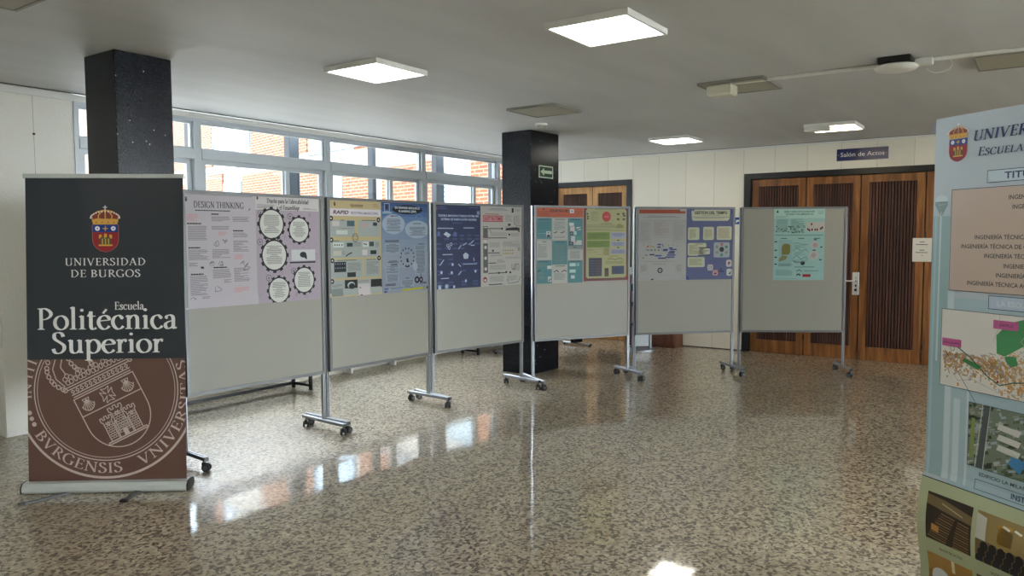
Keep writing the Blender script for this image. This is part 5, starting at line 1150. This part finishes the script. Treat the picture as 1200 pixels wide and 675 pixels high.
S.line([(.46, yd(1.25)), (.52, yd(1.22)), (.56, yd(1.26))], .012, dk); S.lines(.60, yd(1.26), .94, yd(1.24), ink('54706d'), .02, .010); S.ring(.50, yd(1.34), .020, .042, ink('23303a'), 20)
S.rect(.58, yd(1.38), .74, yd(1.31), ink('a8343c')); S.layer(); S.rect(.61, yd(1.36), .64, yd(1.33), ink('d9c9c9')); S.rect(.68, yd(1.36), .71, yd(1.33), ink('d9c9c9')); S.rect(.62, yd(1.35), .70, yd(1.34), ink('d9c9c9'))
S.lines(.03, yd(1.415), .50, yd(1.40), ink('84a3a0'), .018, .008)
pin(S, ink('a5c4c0'), 5, .385, 1.848, 'poster', 'pale green-blue poster, the only sheet on the last board', .3)

# ------------------------------------------------------------------ ceiling fittings
M_lampA = emit('diffuser_white', (1, .985, .95), 6.0); M_lampB = emit('diffuser_warm', (1, .84, .55), 8.0); M_lampC = emit('diffuser_cream', (1, .96, .84), 8.0)
GX = [-2.4, -.3, 1.77, 3.855, 5.95, 8.65]; GY = [-5.55, -3.7, -1.8, .08, 2.0, 3.82]
def panel(x, y, lit, label, grp, name='ceiling_light', cat='ceiling light', w=.50, d=.50):
    t = thing(name, label, cat, (x, y, CEIL), 0, grp)
    a, b = w/2, d/2; f = MB(); q = .016; z0 = -.034 if lit else -.022; fm = M_white if lit else M_pframe
    f.box(-a, -b, z0, -a+q, b, -.0005, fm); f.box(a-q, -b, z0, a, b, -.0005, fm); f.box(-a+q, -b, z0, a-q, -b+q, -.0005, fm); f.box(-a+q, b-q, z0, a-q, b, -.0005, fm)
    f.build('frame', t)
    g = MB(); g.box(-a+q, -b+q, z0+.004, a-q, b-q, z0+.012, lit or M_screen); g.build('diffuser', t)
    return t
lit = {(3, 5): (M_lampA, 'square lit ceiling panel left of centre, nearest the windows'), (3, 4): (M_lampA, 'largest lit square ceiling panel, nearest the camera'), (5, 5): (M_lampC, 'small lit ceiling panel in the distance above the fifth board'), (5, 4): (M_lampB, 'warm yellow lit ceiling panel before the blue room sign')}
dark = {(4, 5): 'unlit grey square ceiling panel beside the arrow column', (4, 4): 'unlit square ceiling panel with a cream box on its corner', (4, 3): 'unlit square ceiling panel at the right edge by the conduit'}
for i, x in enumerate(GX):
    for j, y in enumerate(GY):
        if (i, j) == (3, 5): x_, y_ = 3.871, 3.842
        elif (i, j) == (3, 4): x_, y_ = 3.843, 2.034
        elif (i, j) == (4, 5): x_, y_ = 5.978, 3.805
        elif (i, j) == (5, 5): x_, y_ = 8.661, 3.654
        elif (i, j) == (5, 4): x_, y_ = 8.642, 1.874
        elif (i, j) == (4, 4): x_, y_ = 5.904, 1.971
        elif (i, j) == (4, 3): x_, y_ = 6.09, .18
        elif (i, j) == (2, 5): x_, y_ = 1.55, 4.05
        else: x_, y_ = x, y
        if (i, j) in lit: panel(x_, y_, lit[(i, j)][0], lit[(i, j)][1], 'lit ceiling panels')
        elif (i, j) in dark: panel(x_, y_, None, dark[(i, j)], 'unlit ceiling panels', 'ceiling_panel', 'ceiling panel')
        elif (i, j) == (2, 5): panel(x_, y_, None, 'unlit ceiling panel just showing at the top left corner', 'unlit ceiling panels', 'ceiling_panel', 'ceiling panel')
        elif i < 3 or j < 4: panel(x_, y_, M_lampA if (i+j) % 3 != 1 or i < 3 else M_lampC, 'lit square ceiling panel over the near part of the hall, unseen, added for light', 'lit ceiling panels')  # unseen panels carry on the grid, added to brighten the board fronts
m = MB(); m.box(-.07, -.10, -.105, .07, .10, -.022, M_offw, bev=.014); tag(m.build('junction_box', loc=(5.74, 2.055, CEIL), smooth=True), 'cream plastic box fixed on the corner of an unlit ceiling panel', 'box', 'ceiling boxes')
m = MB(); m.box(-.07, -.13, -.075, .02, .13, -.034, M_white, bev=.008); tag(m.build('emergency_light', loc=(8.46, 1.99, CEIL)), 'small white box on the edge of the warm yellow ceiling light', 'box', 'ceiling boxes')
m = MB(); m.box(-.035, -.055, -.045, .035, .055, -.0005, M_white, bev=.006); tag(m.build('junction_box', loc=(5.75, .70, CEIL), smooth=True), 'small white box on the conduit beside the round wireless unit', 'box', 'ceiling boxes')
t = thing('wireless_access_point', 'round white wireless access point on a black bracket under the ceiling', 'access point', (5.66, .85, CEIL))
m = MB(); m.box(-.11, -.10, -.042, .11, .10, -.0005, M_black, bev=.006); m.build('bracket', t)
m = MB(); m.revolve([(.07, -.030), (.125, -.034), (.135, -.046), (.120, -.060), (.07, -.068), (.02, -.070)], (0, 0, -.014), M_white); m.build('housing', t, smooth=True)
m = MB(); m.tube([(5.76, 2.04, CEIL-.012), (5.765, 1.5, CEIL-.011), (5.76, .98, CEIL-.015)], .014, M_white); m.tube([(5.755, .645, CEIL-.012), (5.775, .2, CEIL-.011), (5.79, -1.9, CEIL-.015)], .014, M_white)
tag(m.build('cable_conduit'), 'white cable conduit running across the ceiling to the round unit', 'conduit')
m = MB(); m.tube([(5.76+.0, .65+.075*math.cos(a)-.04, CEIL-.055+.048*math.sin(a)) for a in [i*PI/12 for i in range(24)]], .0025, M_white, 6)
tag(m.build('cable_loop'), 'thin white cable loop hanging beside the small ceiling box', 'cable')
t = thing('smoke_detector', 'small white smoke detector on the ceiling above the arrow column', 'detector', (6.70, 4.30, CEIL))
m = MB(); m.revolve([(.062, -.0005), (.062, -.016), (.05, -.022)], (0, 0, 0), M_white); m.build('detector_base', t, smooth=True)
m = MB(); m.revolve([(.048, -.020), (.046, -.038), (.030, -.052), (.008, -.054)], (0, 0, 0), pbr('grey_detector_plastic', '9a9a94', .5)); m.build('sensor_head', t, smooth=True)

# ------------------------------------------------------------------ benches, radiators and things behind the boards
def bench(x0, x1, label):
    t = thing('bench', label, 'bench', (x0, 5.98, 0), 0, 'black-framed benches under the windows'); L = x1-x0; D = .29
    s = MB(); s.box(-.02, -.02, .42, L+.02, D+.04, .45, M_bench, bev=.005); s.build('seat', t)
    for x in (0, L-.03):
        for y in (0, D-.03):
            m = MB(); m.box(x, y, 0, x+.03, y+.03, .42, M_blacksteel, bev=.003); m.build('leg', t)
        m = MB(); m.box(x+.002, .03, .035, x+.028, D-.03, .06, M_blacksteel); m.build('cross_bar', t)
    m = MB(); m.box(.03, D-.028, .035, L-.03, D-.002, .062, M_blacksteel); m.build('long_rail', t)
bench(3.16, 5.07, 'black steel framed bench under the window behind the first board'); bench(7.80, 8.9, 'black steel framed bench behind the third board near the column')
def radiator(x0, x1, label):
    t = thing('radiator', label, 'radiator', (x0, 6.33, 0), 0, 'white radiators under the windows'); L = x1-x0
    n = int(L/.06)
    f = MB()
    for i in range(n):
        x = i*L/n; f.box(x+.006, 0, .075, x+L/n-.006, .11, .66, M_white, bev=.006)
    f.cyl((0, .055, .105), (L, .055, .105), .018, M_white, 10); f.cyl((0, .055, .62), (L, .055, .62), .018, M_white, 10); f.build('fins', t)
    for x in (.14, L-.14):
        m = MB(); m.box(x-.016, .01, 0, x+.016, .10, .09, M_white, bev=.003); m.build('foot', t)
    m = MB(); m.tube([(-.03, .055, .105), (-.06, .055, .10), (-.06, .055, .02)], .010, M_white); m.cyl((-.045, .055, .105), (-.01, .055, .105), .016, M_alu, 10); m.build('valve', t)
radiator(5.80, 6.78, 'white finned radiator low behind the second board')
# a further mobile stand behind the column
def low_stand():
    a = Vector((7.95, 5.62, 0)); b = Vector((9.26, 5.36, 0)); t = math.atan2(b.y-a.y, b.x-a.x); L = (b-a).length
    r = thing('display_stand', 'dark display stand on silver feet, mostly hidden behind the arrow column', 'display stand', a, t)
    m = MB(); m.box(.02, -.015, .55, L-.02, .015, 1.70, M_alud); m.build('panel', r)
    m = MB(); m.box(L-.09, -.035, .045, L+.09, .035, .40, M_granite, bev=.004); m.build('weight_block', r)
    for x in (0, L):
        m = MB(); m.box(x-.014, -.014, .045, x+.014, .014, 1.72, M_alu, bev=.002); m.build('post', r)
        m = MB(); m.tube([(x, -.25, .03), (x, .25, .03)], .014, M_alu); f = m.build('foot_bar', r)
        for y in (-.262, .25):
            m = MB(); m.cyl((x, y, .03), (x, y+.014, .03), .0165, M_black, 12); m.build('end_plug', f)
            m = MB(); m.cyl((x, y*.9, 0), (x, y*.9, .022), .014, M_black, 12); m.build('glide', f)
low_stand()
# silver and clear lectern by the back wall
t = thing('lectern', 'silver and clear plastic lectern standing behind the gap after the fourth board', 'lectern', (9.38, 4.42, 0), math.atan2(-.6, 1)-.25)
m = MB(); m.add([(.20*math.cos(2*PI*i/36), .15*math.sin(2*PI*i/36), z) for z in (0, .018) for i in range(36)], [list(range(35, -1, -1)), list(range(36, 72))]+[[i, (i+1) % 36, 36+(i+1) % 36, 36+i] for i in range(36)], M_alu); m.build('base_plate', t)
for x in (-.12, .12):
    m = MB(); m.cyl((x, 0, .018), (x, 0, 1.04), .020, M_alu, 20); m.build('post', t, smooth=True)
m = MB(); m.box(-.10, -.004, .05, .10, .004, .95, M_acrylic); m.build('clear_panel', t)
m = MB(); m.add([Vector((x, y, z+.5*(y+.16)*.5)) for z in (1.02, 1.034) for x, y in ((-.22, -.16), (.22, -.16), (.22, .16), (-.22, .16))], [(0, 3, 2, 1), (4, 5, 6, 7), (0, 1, 5, 4), (1, 2, 6, 5), (2, 3, 7, 6), (3, 0, 4, 7)], M_acrylic); m.build('reading_top', t)
for z0_, z1_ in ((.80, .90), (.60, .66), (.34, .38)):
    m = MB(); m.box(-.17, -.06, z0_, -.10, .0, z1_, M_black, bev=.006); m.build('clamp', t)
# brown panel cabinet on the back wall
t = thing('cabinet', 'low brown wooden cabinet against the back wall behind the fifth board', 'cabinet', (BX-.30, 4.10, 0))
m = MB(); m.box(0, 0, 0, .29, .70, 1.02, M_bench, bev=.004); m.build('body', t)
for y in (.01, .352):
    m = MB(); m.box(-.016, y, .04, -.001, y+.336, .99, M_bench, bev=.003); dd = m.build('door', t)
    k = MB(); k.cyl((-.016, y+(.30 if y < .1 else .036), .6), (-.034, y+(.30 if y < .1 else .036), .6), .010, M_alu, 12); k.build('knob', dd)

# ------------------------------------------------------------------ outside
m = MB(); m.box(-40, -40, -.4, 70, 70, -.2, M_asphalt); o = structure(m.build('trim_6')); o.name = 'ground'; 
for i, (x, w) in enumerate(((4.59, .085), (5.865, .145), (7.15, .065), (8.46, .165), (9.77, .075), (11.06, .14), (3.3, .08))):
    m = MB(); m.box(-w/2, -.05, -.2, w/2, .05, 3.05, M_extpost, bev=.006)
    tag(m.build('canopy_post', loc=(x, 7.2, 0)), ('slim' if w < .1 else 'wide')+' slate-grey post outside the windows, %s' % ['behind the first board', 'above the left half of the gear poster', 'above the cream poster', 'above the navy poster', 'next to the arrow column', 'hidden past the arrow column', 'beside the first column'][i], 'post', 'posts outside the windows')
def facade():
    P0 = Vector((12.965, 9.379, 0)); d = Vector((.25451, .96668, 0))
    root = thing('brick_building', 'brick and white building across the yard seen through the windows', 'building', P0, math.atan2(d.y, d.x))
    # local: x along the facade away from the hall, y = outwards is +y side (towards the hall) 
    m = MB(); m.box(-6, -8, -.2, 48, 0, 12.2, M_render); m.build('wall', root)
    def br(x0, x1, z0, z1):
        # brick panel mesh laid so that its object axes run along the courses
        q = MB(); q.box(0, 0, 0, x1-x0, z1-z0, .06, M_brick)
        o = q.build('brick_panel', root); o.location = (x1, .0, z0); o.rotation_euler = (PI/2, 0, PI)
    for a in ((19.7, 22.6, 4.35, 8), (16.8, 18.3, 4.2, 8), (8.86, 13.06, 4.05, 7.5), (19.6, 24, 0, 3.7), (15.8, 18.0, 0, 3.88), (10.42, 13.9, 0, 3.70), (8.1, 9.95, 0, 3.62),
              (4.35, 6.0, 3.86, 6), (5.0, 6.66, 0, 3.22), (2.93, 4.6, 0, 3.28), (2.25, 2.75, 0, 3.3), (.26, .88, 0, 3.22), (-.3, .17, 0, 3.12), (25, 30, 4.4, 8), (-5, -1.2, 0, 3.1), (-4, -.6, 4.2, 7.4), (.4, 3.1, 4.2, 7.4), (4.35, 6, 6.05, 7.4),
              (-4, -.6, 8.4, 11.6), (.4, 3.1, 8.4, 11.6), (4.35, 6.4, 8.4, 11.6), (8.86, 13.06, 8.4, 11.6), (16.8, 19.2, 8.4, 11.6), (21, 24, 8.4, 11.6), (26.5, 31, 8.4, 11.6), (33.5, 38, 4.4, 11.6)): br(*a)
    def window(x0, x1, z0, z1, shut=False):
        f = MB(); w = .09
        f.box(x0, .0, z0, x0+w, .05, z1, M_bluefr); f.box(x1-w, .0, z0, x1, .05, z1, M_bluefr); f.box(x0+w, 0, z1-w, x1-w, .05, z1, M_bluefr); f.box(x0+w, 0, z0, x1-w, .05, z0+w, M_bluefr)
        fr = f.build('window_frame', root)
        g = MB()
        if shut:
            z = z0+w
            while z < z1-w-.01: g.box(x0+w, .005, z, x1-w, .03, min(z+.085, z1-w), M_shutter, bev=.004); z += .105
            g.build('shutter', fr)
        else:
            g.box(x0+w, .01, z0+w, x1-w, .02, z1-w, M_skyglass); g.build('pane', fr)
    window(13.2, 16.75, 4.6, 7.2); window(14.05, 15.75, 1.6, 3.52); window(6.72, 7.5, 1.6, 3.30); window(6.3, 8.8, 4.45, 6.5); window(.9, 2.0, .9, 3.12, True); window(18.4, 19.5, 1.6, 3.4); window(13.2, 16.7, 8.7, 11.4); window(6.5, 8.8, 8.7, 11.4); window(19.3, 20.9, 8.7, 11.4); window(31.2, 33.3, 4.8, 7.4)
    b = MB(); b.box(2.4, .0, 3.93, 8.95, .10, 4.02, M_bluefr); b.box(13, 0, 3.98, 24, .1, 4.06, M_bluefr); b.build('floor_band', root)
    b = MB(); b.box(-6, -8.3, 12.2, 48, .4, 12.45, M_render); b.build('roof_slab', root)
facade()

# ------------------------------------------------------------------ light
w = bpy.data.worlds.new('sky'); scn.world = w; w.use_nodes = True
bg = w.node_tree.nodes['Background']
bg.inputs[0].default_value = (.86, .93, 1, 1)
wn = w.node_tree; tc = wn.nodes.new('ShaderNodeTexCoord'); sp = wn.nodes.new('ShaderNodeSeparateXYZ'); mr = wn.nodes.new('ShaderNodeMapRange')
wn.links.new(tc.outputs['Generated'], sp.inputs[0]); wn.links.new(sp.outputs[0], mr.inputs[0]); wn.links.new(mr.outputs[0], bg.inputs[1])
mr.interpolation_type = 'SMOOTHSTEP'
for i_, v_ in ((1, -.55), (2, .35), (3, 1.6), (4, 21.0)): mr.inputs[i_].default_value = v_      # sky brightness shaped: dimmed towards -x so the facade holds tone, bright elsewhere
sun = bpy.data.lights.new('sun', 'SUN'); sun.energy = 2.2; sun.angle = .01; sun.color = (1, .95, .88)
so = bpy.data.objects.new('sun', sun); COL.objects.link(so)
so.rotation_euler = Vector((-1, .06, .75)).to_track_quat('Z', 'Y').to_euler(); so.location = (-10, 0, 12)

# ------------------------------------------------------------------ camera
cam = bpy.data.cameras.new('camera'); co = bpy.data.objects.new('camera', cam); COL.objects.link(co)
cam.sensor_width = 36; cam.lens = 894.93/1200*36; cam.clip_start = .05; cam.clip_end = 200
Rr = Vector((.5721626, -.8201314, -.0037917)); Uu = Vector((.0563367, .0346900, .9978090)); Ff = Vector((.8182030, .5711226, -.0660519))
M = Matrix((Rr, Uu, -Ff)).transposed().to_4x4(); M.translation = (0, 0, CH)
co.matrix_world = M
scn.camera = co
vs = scn.view_settings; vs.view_transform = 'Standard'; vs.look = 'None'; vs.gamma = 1; vs.use_curve_mapping = False; vs.exposure = .86
scn.cycles.max_bounces = 8; scn.cycles.diffuse_bounces = 4; scn.cycles.transparent_max_bounces = 12; scn.cycles.sample_clamp_indirect = 6; scn.cycles.caustics_reflective = False; scn.cycles.caustics_refractive = False
